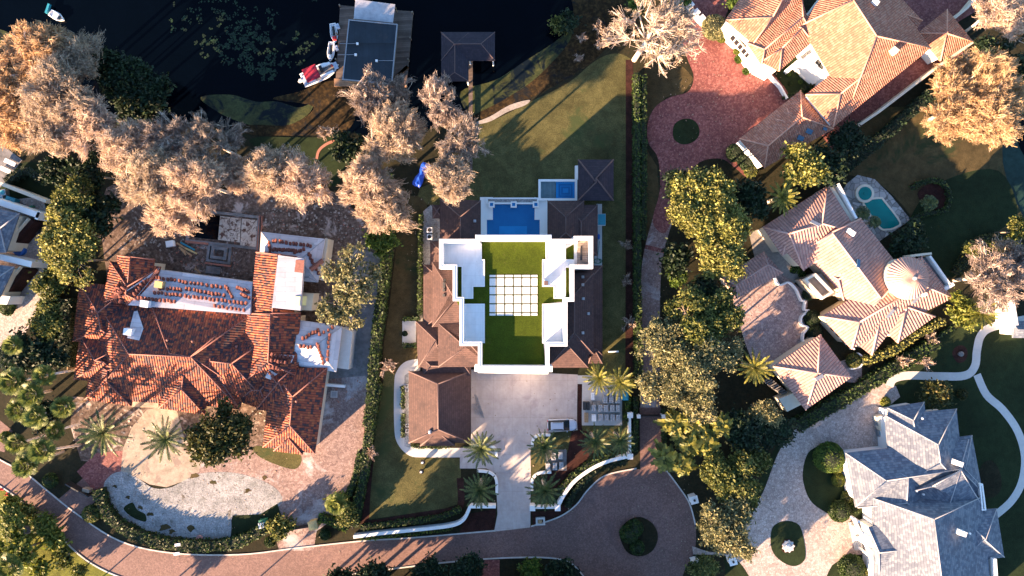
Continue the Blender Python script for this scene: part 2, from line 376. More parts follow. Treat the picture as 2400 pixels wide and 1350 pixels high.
# ---------------------------------------------------------------- ground and water
LAKE = smooth([(-2600, 60), (-600, 60), (-200, 90), (0, 170), (90, 215), (200, 262), (300, 290), (400, 296), (500, 300), (590, 316), (700, 318), (790, 312), (900, 318), (1000, 302), (1110, 285), (1160, 268), (1240, 232), (1330, 186), (1395, 140), (1432, 100), (1455, 50), (1475, -40), (1500, -400), (1500, -2600), (-2600, -2600)], True, 3)
POND = smooth([(2352, 230), (2345, 300), (2350, 380), (2365, 450), (2392, 510), (2440, 560), (2900, 600), (2900, 100), (2500, 100)], True, 3)
def inpoly(X, Y, P):
    ins = np.zeros(X.shape, bool); d = np.full(X.shape, 1e9)
    n = len(P)
    for i in range(n):
        x0, y0 = P[i - 1]; x1, y1 = P[i]
        c = ((y0 > Y) != (y1 > Y)) & (X < (x1 - x0) * (Y - y0) / ((y1 - y0) or 1e-9) + x0); ins ^= c
        L = (x1 - x0) ** 2 + (y1 - y0) ** 2 + 1e-9
        t = np.clip(((X - x0) * (x1 - x0) + (Y - y0) * (y1 - y0)) / L, 0, 1)
        d = np.minimum(d, np.hypot(X - x0 - t * (x1 - x0), Y - y0 - t * (y1 - y0)))
    return ins, d
def ground():
    ax = np.concatenate([[-2500, -700, -250, -150], np.arange(-110, 110.1, 1.0), [150, 250, 700, 2500]])
    ay = np.concatenate([[-2500, -700, -250, -110], np.arange(-70, 90.1, 1.0), [120, 250, 700, 2500]])
    X, Y = np.meshgrid(ax, ay); Z = np.zeros_like(X)
    for P in (LAKE, POND):
        W = [tuple(at(p[0], p[1]))[:2] for p in P]
        ins, d = inpoly(X, Y, W); Z = np.where(ins, -1.1 * np.clip(d / 2.2, 0, 1), Z)
    nx, ny = len(ax), len(ay)
    v = np.stack([X, Y, Z], -1).reshape(-1, 3)
    i = np.arange(ny - 1)[:, None] * nx + np.arange(nx - 1)[None, :]
    f = np.stack([i, i + 1, i + nx + 1, i + nx], -1).reshape(-1, 4)
    me = bpy.data.meshes.new('ground'); me.from_pydata(v.tolist(), [], f.tolist()); me.materials.append(M['ground']); me.shade_smooth()
    tag(link('ground', me), kind='structure')
ground()
LZ = [0]
def sheet(name, pts, m, z, sm=True, kind='structure', thick=0, k=5):
    P = smooth(pts, True, k) if sm else pts
    p = [at(a[0], a[1], z) for a in P]
    if sum(p[i - 1].x * p[i].y - p[i].x * p[i - 1].y for i in range(len(p))) < 0: p = p[::-1]
    n = len(p); c = sum(p, Vector()) / n
    vo, _e, fo = delaunay_2d_cdt([Vector((q.x - c.x, q.y - c.y)) for q in p], [], [list(range(n))], 1, 1e-4)[:3]
    mb = MB(); tri = []
    for f in fo:
        ar = sum(vo[f[i - 1]].x * vo[f[i]].y - vo[f[i]].x * vo[f[i - 1]].y for i in range(len(f)))
        tri.append(tuple(f) if ar > 0 else tuple(f)[::-1])
    mb.add([(v.x, v.y, 0) for v in vo], tri)
    if thick:
        for i in range(n):
            q, r_ = p[i] - c, p[(i + 1) % n] - c
            mb.add([q, r_, (r_.x, r_.y, -thick), (q.x, q.y, -thick)], [(3, 2, 1, 0)])
    me = mb.mesh(name, M[m] if isinstance(m, str) else m)
    return tag(link(name, me, None, c), kind=kind)
def strip(name, pts, wpx, m, z, sm=True, kind='structure', thick=0):
    P = smooth(pts, False, 5) if sm else pts
    L, Rr = ribbon(P, wpx); return sheet(name, L + Rr[::-1], m, z, False, kind, thick)
sheet('lake_water', [(-4000, 350), (1560, 350), (1560, -4000), (-4000, -4000)], 'water', -.12, False)
sheet('pond_water', [(2330, 60), (4500, 60), (4500, 640), (2330, 640)], 'pondg', -.12, False)
sheet('pond_water', [(2385, 270), (2420, 290), (2420, 380), (2388, 340)], 'water', -.10)
# algae and marsh along the lake edge
sheet('algae_mat', [(470, 228), (540, 222), (600, 238), (650, 238), (700, 252), (735, 240), (720, 270), (670, 296), (620, 300), (560, 285), (510, 262)], 'algae', -.10)
sheet('algae_mat', [(-60, 60), (10, 72), (50, 100), (60, 130), (30, 130), (-60, 110)], 'algae', -.10)
sheet('algae_mat', [(1080, 215), (1160, 188), (1220, 150), (1290, 105), (1340, 70), (1352, 92), (1342, 118), (1290, 168), (1225, 210), (1165, 245), (1105, 270)], 'algae', -.10)
sheet('marsh', [(1110, 272), (1170, 240), (1240, 196), (1290, 150), (1335, 95), (1345, 40), (1350, -60), (1520, -60), (1500, 60), (1470, 120), (1420, 135), (1390, 148), (1330, 195), (1240, 240), (1160, 276)], 'marsh', -.085)
sheet('lake_bed', [(640, 232), (700, 215), (770, 190), (830, 200), (820, 300), (700, 318), (590, 316), (560, 300), (600, 292), (680, 292), (735, 250)], 'marsh', -.095)
# lawns, beds
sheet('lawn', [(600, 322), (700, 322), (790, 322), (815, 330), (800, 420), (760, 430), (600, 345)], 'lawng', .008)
strip('garden_edging', [(742, 372), (748, 352), (768, 336), (798, 326)], 6, 'brick', .06, thick=.1)
sheet('lawn', smooth([(1108, 294), (1160, 280), (1240, 240), (1330, 195), (1385, 150), (1420, 130), (1455, 126), (1484, 142)], False) + [(1472, 165), (1472, 480), (1472, 868), (1412, 868), (1412, 480), (1000, 480), (960, 500), (985, 640), (985, 830), (930, 860), (925, 980), (1000, 1070), (1080, 1075), (1080, 1180), (1040, 1192), (865, 1218), (868, 1100), (915, 780), (945, 560), (985, 440), (1090, 400)], 'lawn', .010, False)
sheet('lawn', [(930, 470), (1000, 478), (985, 640), (975, 840), (900, 860), (915, 700), (930, 560)], 'lawnb', .014)
strip('mulch_bed', [(1475, 140), (1475, 500), (1474, 900)], 17, 'mulch', .018, False)
sheet('shore_sand', [(1112, 288), (1150, 272), (1195, 246), (1240, 234), (1232, 246), (1190, 262), (1150, 284), (1115, 292)], 'sand', .02)
sheet('lawn', [(1512, 120), (1560, 120), (1610, 165), (1626, 185), (1600, 220), (1560, 228), (1515, 285), (1512, 345), (1540, 390), (1545, 460), (1520, 545), (1512, 560), (1500, 400)], 'lawnb', .010, False)
sheet('lawn', [(1380, 820), (1480, 820), (1480, 1060), (1390, 1100), (1330, 1150), (1240, 1200), (1240, 1010), (1350, 1010), (1355, 870)], 'lawn', .009, False)
# north-east driveway
sheet('driveway', [(1600, -60), (1620, 15), (1603, 60), (1600, 100), (1612, 140), (1626, 180), (1612, 215), (1570, 228), (1535, 252), (1518, 290), (1520, 335), (1540, 365), (1547, 410), (1545, 455), (1530, 520), (1560, 545), (1590, 470), (1605, 420), (1640, 380), (1690, 372), (1725, 395), (1750, 415), (1760, 395), (1735, 340), (1880, 230), (1840, 205), (1800, 160), (1720, 100), (1700, 40), (1740, -60)], 'redp', .020)
sheet('driveway', [(2050, -80), (2330, -80), (2290, 25), (2230, 60), (2160, 80), (2060, 40)], 'redp', .020, False)
strip('service_path', [(1935, 330), (2020, 265), (2120, 190), (2215, 125), (2245, 105)], 46, 'redp', .016, False)
sheet('lawn', [(1577, 307), (1582, 290), (1600, 279), (1622, 280), (1637, 295), (1638, 318), (1622, 334), (1598, 338), (1580, 326)], 'lawng', .05, thick=.06)
strip('driveway', [(1570, 460), (1558, 500), (1540, 560), (1528, 620), (1524, 700), (1524, 800), (1524, 900), (1524, 1010), (1526, 1110)], [46, 44, 46, 48, 48, 46, 46], 'browp', .014)
strip('paver_band', [(1512, 578), (1560, 590)], 10, 'redp', .022, False)
strip('driveway', [(1524, 955), (1526, 1140)], 50, 'road', .024, False)
# east house court, garden and pool terrace
sheet('lawn', [(1980, 270), (2120, 250), (2330, 260), (2350, 380), (2370, 450), (2400, 520), (2360, 540), (2320, 560), (2210, 660), (2120, 600), (2140, 520), (2060, 430), (1960, 400), (1930, 340)], 'lawnb', .010)
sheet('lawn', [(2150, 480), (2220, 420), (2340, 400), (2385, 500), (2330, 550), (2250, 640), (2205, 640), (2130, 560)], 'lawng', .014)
sheet('courtyard', [(1690, 640), (1760, 640), (1830, 640), (1862, 665), (1895, 690), (1892, 720), (1880, 740), (1890, 770), (1880, 800), (1895, 830), (1960, 850), (2020, 830), (2020, 900), (1800, 870), (1760, 840), (1745, 800), (1722, 720), (1690, 665)], 'pinkp', .018, False)
sheet('pool_terrace', [(1985, 430), (2010, 410), (2050, 420), (2090, 460), (2135, 515), (2090, 545), (2040, 580), (1960, 470)], 'stone', .02, False)
sheet('patio', [(1755, 545), (1800, 530), (1880, 650), (1840, 680), (1770, 610)], 'sand', .016, False)
sheet('flower_bed', [(2150, 455), (2175, 432), (2205, 435), (2220, 460), (2210, 485), (2175, 490)], 'mulch', .02)
# south-east drive
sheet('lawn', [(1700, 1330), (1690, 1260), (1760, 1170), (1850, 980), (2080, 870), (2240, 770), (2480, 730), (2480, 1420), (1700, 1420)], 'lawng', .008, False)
sheet('driveway', smooth([(1622, 1280), (1690, 1290), (1760, 1200), (1790, 1150), (1825, 1060), (1862, 1008), (1930, 975), (2000, 935), (2070, 898)], False) + [(2100, 905), (2110, 930), (2085, 950), (2100, 1080), (1985, 1085), (1960, 1050)] + smooth([(1925, 1042), (1895, 1060), (1882, 1100), (1885, 1140), (1905, 1180), (1955, 1212)], False) + [(2005, 1215), (2020, 1290), (1985, 1300)] + smooth([(1950, 1325), (1935, 1360), (1930, 1430)], False) + smooth([(1830, 1430), (1770, 1370), (1735, 1320), (1700, 1302), (1625, 1300)], False), 'palep', .018, False)
sheet('drive_edge', [(1965, 1215), (2010, 1215), (2022, 1300), (1975, 1300)], 'pinkp', .022, False)
sheet('lawn', [(1806, 1265), (1812, 1235), (1835, 1222), (1862, 1224), (1878, 1240), (1888, 1290), (1884, 1315), (1862, 1327), (1835, 1318), (1812, 1295)], 'lawng', .06, thick=.08)
strip('garden_path', [(2085, 905), (2095, 888), (2130, 880), (2200, 882), (2262, 880), (2285, 858), (2290, 820), (2300, 785), (2330, 765), (2420, 745)], 19, 'concl', .026)
strip('garden_path', [(2290, 878), (2312, 925), (2350, 960), (2385, 1010), (2402, 1070), (2395, 1130), (2370, 1175), (2330, 1210)], 18, 'concl', .024)
# cul-de-sac and road
sheet('road', smooth([(-160, 1020), (-60, 1040), (0, 1078), (60, 1110), (110, 1150), (180, 1205), (280, 1268), (400, 1296), (560, 1300), (700, 1284), (850, 1268), (960, 1261), (1160, 1244), (1250, 1232), (1310, 1212), (1350, 1184), (1380, 1146), (1420, 1114), (1475, 1100)], False) + smooth([(1560, 1100), (1590, 1140), (1616, 1180), (1630, 1230), (1628, 1290), (1600, 1350), (1590, 1450)], False) + smooth([(1400, 1450), (1375, 1360), (1340, 1322), (1290, 1308), (1180, 1308), (1050, 1318), (900, 1336), (750, 1356), (600, 1378), (420, 1385), (290, 1356), (200, 1312), (120, 1238), (50, 1176), (0, 1140), (-60, 1110), (-160, 1080)], False), 'road', .012, False)
strip('kerb', [(-60, 1040), (0, 1078), (60, 1110), (110, 1150), (180, 1205), (280, 1268), (400, 1296), (560, 1300), (700, 1284), (850, 1268), (960, 1261), (1160, 1244)], 3, 'kerb', .10, thick=.1)
strip('kerb', [(1245, 1234), (1310, 1212), (1350, 1184), (1380, 1146), (1420, 1114), (1492, 1098)], 3, 'kerb', .10, thick=.1)
strip('kerb', [(1375, 1360), (1340, 1322), (1290, 1308), (1180, 1308), (1050, 1318), (900, 1336), (750, 1356), (600, 1378), (420, 1385), (290, 1356), (200, 1312), (120, 1238), (50, 1176), (0, 1140), (-60, 1110)], 3, 'kerb', .10, thick=.1)
strip('kerb', [(1560, 1100), (1590, 1140), (1616, 1180), (1630, 1230)], 3, 'kerb', .10, thick=.1)
sheet('traffic_island', [(1452, 1250), (1470, 1222), (1500, 1212), (1530, 1228), (1542, 1258), (1530, 1290), (1500, 1304), (1468, 1292)], 'ground', .10, thick=.1)
sheet('verge', [(-100, 1120), (0, 1142), (50, 1180), (120, 1242), (200, 1316), (270, 1352), (280, 1460), (-160, 1460)], 'lawny', .010, False)
sheet('verge', [(560, 1384), (760, 1358), (900, 1340), (1050, 1322), (1180, 1312), (1290, 1312), (1340, 1328), (1370, 1365), (1380, 1460), (560, 1460)], 'ground', .014, False)
strip('driveway', [(1140, 1312), (1140, 1460)], 62, 'redp', .018, False)
# centre drive
sheet('driveway', [(1104, 866), (1354, 878), (1354, 1008), (1288, 1014), (1250, 1026), (1243, 1060), (1244, 1100), (1243, 1236), (1158, 1246), (1166, 1205), (1162, 1110), (1140, 1098), (1078, 1098), (1078, 1050), (1104, 1048)], 'conc', .030, False)
sheet('parking_pad', [(1354, 880), (1458, 880), (1458, 997), (1364, 997), (1364, 1010), (1354, 1010)], 'concl', .028, False)
strip('mulch_bed', [(1359, 900), (1358, 980), (1360, 1020)], 11, 'mulch', .034)
sheet('path', smooth([(985, 840), (950, 848), (930, 870), (924, 900), (924, 1000), (932, 1040), (960, 1068), (1000, 1072), (1080, 1072)], False) + [(1080, 1050), (985, 1050)] + smooth([(960, 1046), (950, 1020), (948, 990), (948, 900), (955, 880), (985, 868)], False), 'concl', .026, False)
sheet('pebble_bed', [(948, 880), (962, 870), (962, 1050), (948, 1046)], 'gravel', .030, False)
sheet('pebble_bed', [(992, 495), (1010, 480), (1034, 520), (1034, 620), (985, 620)], 'gravel', .02, False)
sheet('patio', [(943, 752), (975, 752), (975, 805), (943, 805)], 'concl', .03, False)
strip('side_path', [(985, 620), (986, 760)], 9, 'sand', .02, False)
sheet('side_path', [(1398, 478), (1411, 478), (1411, 622), (1392, 622)], 'concl', .02, False)
strip('mulch_bed', [(870, 1060), (862, 1140), (858, 1205), (860, 1228), (960, 1212), (1060, 1196), (1080, 1180), (1078, 1120)], 16, 'mulch', .018)
sheet('mulch_bed', [(1095, 1205), (1162, 1192), (1160, 1245), (1075, 1252)], 'mulch', .018, False)
sheet('mulch_bed', [(1245, 1200), (1310, 1195), (1335, 1165), (1345, 1185), (1310, 1208), (1250, 1232)], 'mulch', .018, False)
sheet('mulch_bed', [(1340, 1010), (1400, 1010), (1400, 1050), (1330, 1130), (1270, 1180), (1270, 1120), (1330, 1060)], 'mulch', .018, False)
# west lot
sheet('dirt', [(250, 440), (420, 450), (600, 440), (760, 440), (860, 520), (930, 560), (880, 700), (862, 900), (640, 900), (300, 760), (250, 640)], 'dirt', .010)
sheet('dirt', [(170, 930), (640, 940), (640, 1110), (190, 1080), (165, 1000)], 'dirt', .010, False)
sheet('service_drive', [(820, 575), (870, 590), (905, 610), (885, 700), (868, 860), (860, 960), (740, 960), (760, 900), (800, 800), (850, 720), (815, 640)], 'concg', .014, False)
sheet('driveway', [(750, 890), (862, 880), (852, 1040), (835, 1110), (815, 1160), (790, 1210), (742, 1245), (735, 1290), (655, 1292), (640, 1240), (560, 1215), (600, 1070), (700, 1060), (740, 1000)], 'browp', .018, False)
sheet('driveway', [(560, 1060), (640, 1040), (700, 1070), (735, 1200), (640, 1240), (560, 1160), (430, 1140), (470, 1080)], 'browp', .016, False)
sheet('driveway', [(180, 1105), (225, 1062), (290, 1056), (286, 1105), (250, 1150), (222, 1152)], 'redp', .018, False)
strip('driveway', [(236, 1125), (130, 1215)], 60, 'road', .0165, False)
sheet('forecourt', [(288, 1052), (310, 1000), (345, 960), (410, 945), (430, 1020), (470, 1085), (467, 1105), (430, 1128), (390, 1142), (350, 1135), (318, 1118), (283, 1108)], 'tan', .024, False)
sheet('gravel_bed', smooth([(243, 1140), (262, 1112), (290, 1106), (325, 1122), (360, 1144), (400, 1142), (440, 1122), (480, 1108), (560, 1110), (640, 1140), (660, 1180), (600, 1208), (545, 1212), (540, 1262), (470, 1270), (390, 1262), (310, 1228), (265, 1188)], True), 'gravel', .028, False)
sheet('lawn', [(545, 1208), (610, 1205), (650, 1180), (665, 1225), (610, 1262), (540, 1266)], 'lawng', .032, False)
for i, (wx, wy, wr) in enumerate([(352, 1205, 8), (385, 1236, 12), (402, 1246, 7), (447, 1239, 9), (300, 1166, 5), (330, 1190, 6), (500, 1130, 8), (455, 1115, 10), (580, 1150, 7), (620, 1120, 6), (420, 1262, 6), (270, 1140, 5)]):
    sheet('weed_patch', [(wx + wr * (1 + .4 * math.sin(3 * a + i)) * math.cos(a), wy + wr * .7 * (1 + .4 * math.cos(2 * a + i)) * math.sin(a)) for a in [k * .785 for k in range(8)]], 'lawnb', .034 + .0004 * i)
sheet('weed_patch', [(290, 1190), (310, 1178), (322, 1195), (340, 1205), (342, 1222), (322, 1218), (300, 1205)], 'lawng', .034)
sheet('lawn', [(600, 1045), (700, 1062), (690, 1100), (610, 1072)], 'lawn', .022)
# far-left lot
sheet('courtyard', [(-80, 480), (100, 460), (115, 520), (105, 600), (100, 700), (60, 780), (0, 820), (-80, 830)], 'palep', .012, False)
sheet('patio', [(-60, 320), (0, 335), (52, 375), (30, 405), (0, 440), (-60, 420)], 'concg', .016, False)
sheet('driveway', [(-60, 960), (0, 985), (30, 1010), (10, 1060), (-60, 1040)], 'road', .018, False)
sheet('lawn', [(0, 420), (60, 380), (130, 400), (130, 470), (90, 500), (0, 450)], 'lawng', .008)
# lily pads
def quads(name, c, U, V, m, parent=None, org=(0, 0, 0), extra=None, extram=None):
    c = np.asarray(c); n = len(c)
    v = np.stack([c - U - V, c + U - V, c + U + V, c - U + V], 1).reshape(-1, 3) - np.array(org)
    me = bpy.data.meshes.new(name)
    me.vertices.add(4 * n); me.vertices.foreach_set('co', v.ravel().astype(np.float32))
    me.loops.add(4 * n); me.loops.foreach_set('vertex_index', np.arange(4 * n, dtype=np.int32))
    me.polygons.add(n); me.polygons.foreach_set('loop_start', np.arange(0, 4 * n, 4, dtype=np.int32))
    me.update(calc_edges=True); me.materials.append(m)
    if extra is not None:
        bm = bmesh.new(); bm.from_mesh(me); me2 = extra.mesh('x', None, org)
        if extram: me.materials.append(extram)
        k = len(bm.faces); bm.from_mesh(me2); bm.faces.ensure_lookup_table()
        for f in bm.faces[k:]: f.material_index = 1 if extram else 0
        bm.to_mesh(me); bm.free(); bpy.data.meshes.remove(me2)
    return me
pts = []
for cx, cy, rx, ry, n in [(540, 90, 60, 80, 60), (600, 125, 60, 55, 44), (700, 120, 50, 50, 22), (440, 50, 50, 35, 9), (490, 110, 30, 40, 12), (590, 50, 80, 50, 26), (620, 165, 26, 18, 26), (505, 25, 70, 30, 12)]:
    for _ in range(n):
        qx, qy = random.gauss(cx, rx * .5), random.gauss(cy, ry * .5)
        for _ in range(random.randint(4, 10)): pts.append(at(qx + random.gauss(0, 3.2), qy + random.gauss(0, 3.2), -.09))
c = np.array([tuple(p) for p in pts]); n = len(c); a = rng.uniform(0, 6.28, n); s = rng.uniform(.07, .16, n)
c[:, 2] += rng.uniform(0, .03, n)
U = np.stack([np.cos(a) * s, np.sin(a) * s, 0 * s], 1); V = np.stack([-np.sin(a) * s, np.cos(a) * s, 0 * s], 1)
tag(link('lily_pads', quads('lily_pads', c, U, V, M['lily'])), 'floating green lily pads scattered over the dark lake', 'lily pads', kind='stuff')
def litter(name, label, cat, boxes, mat, s0, s1, z=.06):
    P = []
    for x0, x1, y0, y1, n in boxes:
        for _ in range(n): P.append(at(random.uniform(x0, x1) + random.gauss(0, 6), random.uniform(y0, y1) + random.gauss(0, 6), z))
    c = np.array([tuple(p) for p in P]); n = len(c); a = rng.uniform(0, 6.28, n); s = rng.uniform(s0, s1, n); q = s * rng.uniform(.3, 1, n)
    U = np.stack([np.cos(a) * s, np.sin(a) * s, rng.uniform(-.03, .03, n)], 1); V = np.stack([-np.sin(a) * q, np.cos(a) * q, rng.uniform(-.03, .03, n)], 1)
    tag(link(name, quads(name, c, U, V, M[mat])), label, cat, kind='stuff')
litter('construction_debris', 'pale scraps and dust scattered over the brown dirt behind the red-tiled house', 'debris', [(300, 430, 470, 600, 160), (430, 600, 590, 650, 50), (620, 850, 470, 545, 260), (760, 870, 540, 640, 110), (170, 330, 950, 1050, 70), (560, 640, 940, 1060, 60)], 'sand', .04, .20)
litter('brick_rubble', 'broken red brick bits around the unfinished pool and the side drive', 'rubble', [(400, 560, 565, 640, 90), (640, 860, 470, 620, 110), (770, 870, 880, 950, 30)], 'brick', .04, .15)
litter('fallen_leaves', 'fallen brown leaves on the lawns and drives under the trees', 'leaves', [(1500, 1560, 560, 900, 150), (1480, 1620, 1100, 1330, 140), (1110, 1350, 890, 1200, 60), (1700, 1880, 680, 850, 130), (950, 1100, 450, 640, 90), (1550, 1850, 100, 380, 160), (300, 800, 1070, 1320, 220)], 'bark', .04, .11)
# ---------------------------------------------------------------- building helpers
RAYS = []
def register(o): 
    me = o.data; wl = up(o)
    RAYS.append((BVHTree.FromPolygons([tuple(v.co + wl) for v in me.vertices], [tuple(p.vertices) for p in me.polygons]), o))
def hit(px, py):
    d = (at(px, py, 0) - Vector((0, 0, H))).normalized(); best = None
    for t, o in RAYS:
        loc, n, i, ds = t.ray_cast(Vector((0, 0, H)), d, 400)
        if loc is not None and (best is None or ds < best[2]): best = (loc, n, ds)
    if best is None: return at(px, py, 0), Vector((0, 0, 1))
    return best[0], best[1]
def offset(P, d):
    """inset a world polygon (CCW) by d"""
    n = len(P); out = []
    for i in range(n):
        a, b, c = Vector(P[i - 1][:2]), Vector(P[i][:2]), Vector(P[(i + 1) % n][:2])
        e1 = (b - a).normalized(); e2 = (c - b).normalized(); n1 = Vector((-e1.y, e1.x)); n2 = Vector((-e2.y, e2.x))
        m = n1 + n2; k = d / max(.25, (m.dot(n1))); out.append(b + m * k)
    return out
def ccw(p):
    return p if sum(p[i - 1][0] * p[i][1] - p[i][0] * p[i - 1][1] for i in range(len(p))) > 0 else p[::-1]
def ring(mb, P, t, z0, z1):
    P = [Vector(p[:2]) for p in ccw([tuple(q)[:2] for q in P])]; Q = offset(P, t); n = len(P); b = len(mb.v)
    for z in (z0, z1):
        mb.v += [(p.x, p.y, z) for p in P] + [(q.x, q.y, z) for q in Q]
    for i in range(n):
        j = (i + 1) % n
        mb.f += [(b + 2 * n + i, b + 2 * n + j, b + 3 * n + j, b + 3 * n + i), (b + i, b + j, b + 2 * n + j, b + 2 * n + i), (b + n + j, b + n + i, b + 3 * n + i, b + 3 * n + j)]
    return mb
def pring(mb, px, t, z0, z1): return ring(mb, [at(x, y, z1) for x, y in px], t, z0, z1)
def wallrun(mb, px, wpx, z0, z1, sm=True):
    P = smooth(px, False, 5) if sm else px
    L, Rr = ribbon(P, wpx); n = len(L); b = len(mb.v)
    for z in (z0, z1):
        mb.v += [tuple(Vector((*at(p[0], p[1], z1)[:2], z))) for p in L] + [tuple(Vector((*at(p[0], p[1], z1)[:2], z))) for p in Rr]
    for i in range(n - 1):
        l0, l1, r0, r1 = b + i, b + i + 1, b + n + i, b + n + i + 1; k = 2 * n
        mb.f += [(l0 + k, r0 + k, r1 + k, l1 + k), (l0, l0 + k, l1 + k, l1), (r0, r1, r1 + k, r0 + k)]
    mb.f += [(b, b + n, b + 3 * n, b + 2 * n), (b + n - 1, b + 3 * n - 1, b + 4 * n - 1, b + 2 * n - 1)]
    return mb
def block(rf, cp, wl, quad, ze, ridge=None, slope=.42, over=.45, capr=.12, wall=True, dz=0):
    if ridge is not None:      # turn the corner list so that the ridge starts at side 3-0 and ends at side 1-2
        mid = lambda a, b, r: math.hypot((a[0] + b[0]) / 2 - r[0], (a[1] + b[1]) / 2 - r[1])
        quad = min(([quad[(i + k) % 4] for i in range(4)] for k in range(4)), key=lambda q: mid(q[3], q[0], ridge[0]) + mid(q[1], q[2], ridge[1]))
    e = [at(x, y, ze) for x, y in quad]
    if ridge is None:      # equal-pitch hips: shrink the short ends
        a, b_, c_, d_ = e
        L1 = ((b_ - a).length + (c_ - d_).length) / 2; L2 = ((d_ - a).length + (c_ - b_).length) / 2
        if L1 < L2: e = [e[1], e[2], e[3], e[0]]; a, b_, c_, d_ = e; L1, L2 = L2, L1
        m0, m1 = (a + d_) / 2, (b_ + c_) / 2; u = (m1 - m0).normalized(); k = min(L2 / 2, L1 / 2 - .01)
        r0, r1 = m0 + u * k, m1 - u * k; zr = ze + slope * L2 / 2
        r0.z = r1.z = zr
    else:
        def dist(p, a, b): 
            d = (b - a); return abs(d.x * (p.y - a.y) - d.y * (p.x - a.x)) / max(d.xy.length, .01)
        for _ in range(3):
            zr = ze if _ == 0 else zr
            r0, r1 = at(*ridge[0], zr), at(*ridge[1], zr); m = (r0 + r1) / 2
            zr = ze + slope * (dist(m, e[0], e[1]) + dist(m, e[2], e[3])) / 2
        r0, r1 = at(*ridge[0], zr), at(*ridge[1], zr)
    if sum(e[i - 1].x * e[i].y - e[i].x * e[i - 1].y for i in range(4)) < 0:
        e = [e[3], e[2], e[1], e[0]]
    lo = [p - Vector((0, 0, .22)) for p in e]
    same = (r0 - r1).length < .05
    vs = e + lo + [r0, r1]
    fs = []
    if same: fs += [(0, 1, 8), (1, 2, 8), (2, 3, 8), (3, 0, 8)]
    else: fs += [(0, 1, 9), (0, 9, 8), (1, 2, 9), (2, 3, 8), (2, 8, 9), (3, 0, 8)]
    fs += [(0, 4, 5, 1), (1, 5, 6, 2), (2, 6, 7, 3), (3, 7, 4, 0), (7, 6, 5, 4)]
    rf.add(vs, fs)
    o_ = Vector((0, 0, .02))
    if cp is not None:
        if not same: cp.tube([r0 + o_, r1 + o_], capr, 6)
        for a, b in ((e[0], r0), (e[3], r0), (e[1], r1), (e[2], r1)): cp.tube([a + o_, b + o_], capr, 6)
    if wall and wl is not None:
        Q = offset(e, over); wl.prism(Q, 0, ze - .2 + dz * .01)
def house(name, label, blocks, roofm, capm, wallm, over=.45, capr=.12, cat='house', roofname='roof'):
    cx = sum(b[0][0][0] for b in blocks) / len(blocks); cy = sum(b[0][0][1] for b in blocks) / len(blocks)
    root = thing(name, label, cat, at(cx, cy, 0))
    rf, cp, wl = MB(), MB(), MB()
    for i, b in enumerate(blocks):
        kw = b[3] if len(b) > 3 else {}
        block(rf, cp, wl, b[0], b[1] + .017 * i, b[2] if len(b) > 2 else None, over=over + .013 * i, capr=capr, dz=i, **kw)
    r = rf.build(roofname, M[roofm], root, uv=True); register(r)
    if cp.v: cp.build('ridge_cap', M[capm], root, True)
    if wl.v: wl.build('wall', M[wallm], root)
    return root
def windows(root, p0, p1, zc, n, ww, hh, frame='white', arch=False):
    """row of windows along the ground-pixel line p0-p1, standing proud of the wall face"""
    a, b = at(*p0, 0), at(*p1, 0); d = (b - a); L = d.length; u = d.normalized(); ang = math.atan2(u.y, u.x)
    for i in range(n):
        c = a + d * ((i + .5) / n); c.z = zc
        f = MB().box(c, (ww + .3, .16, hh + .3), ang).build('window', M[frame], root)
        MB().box(c, (ww, .24, hh), ang).build('pane', M['glass'], f)
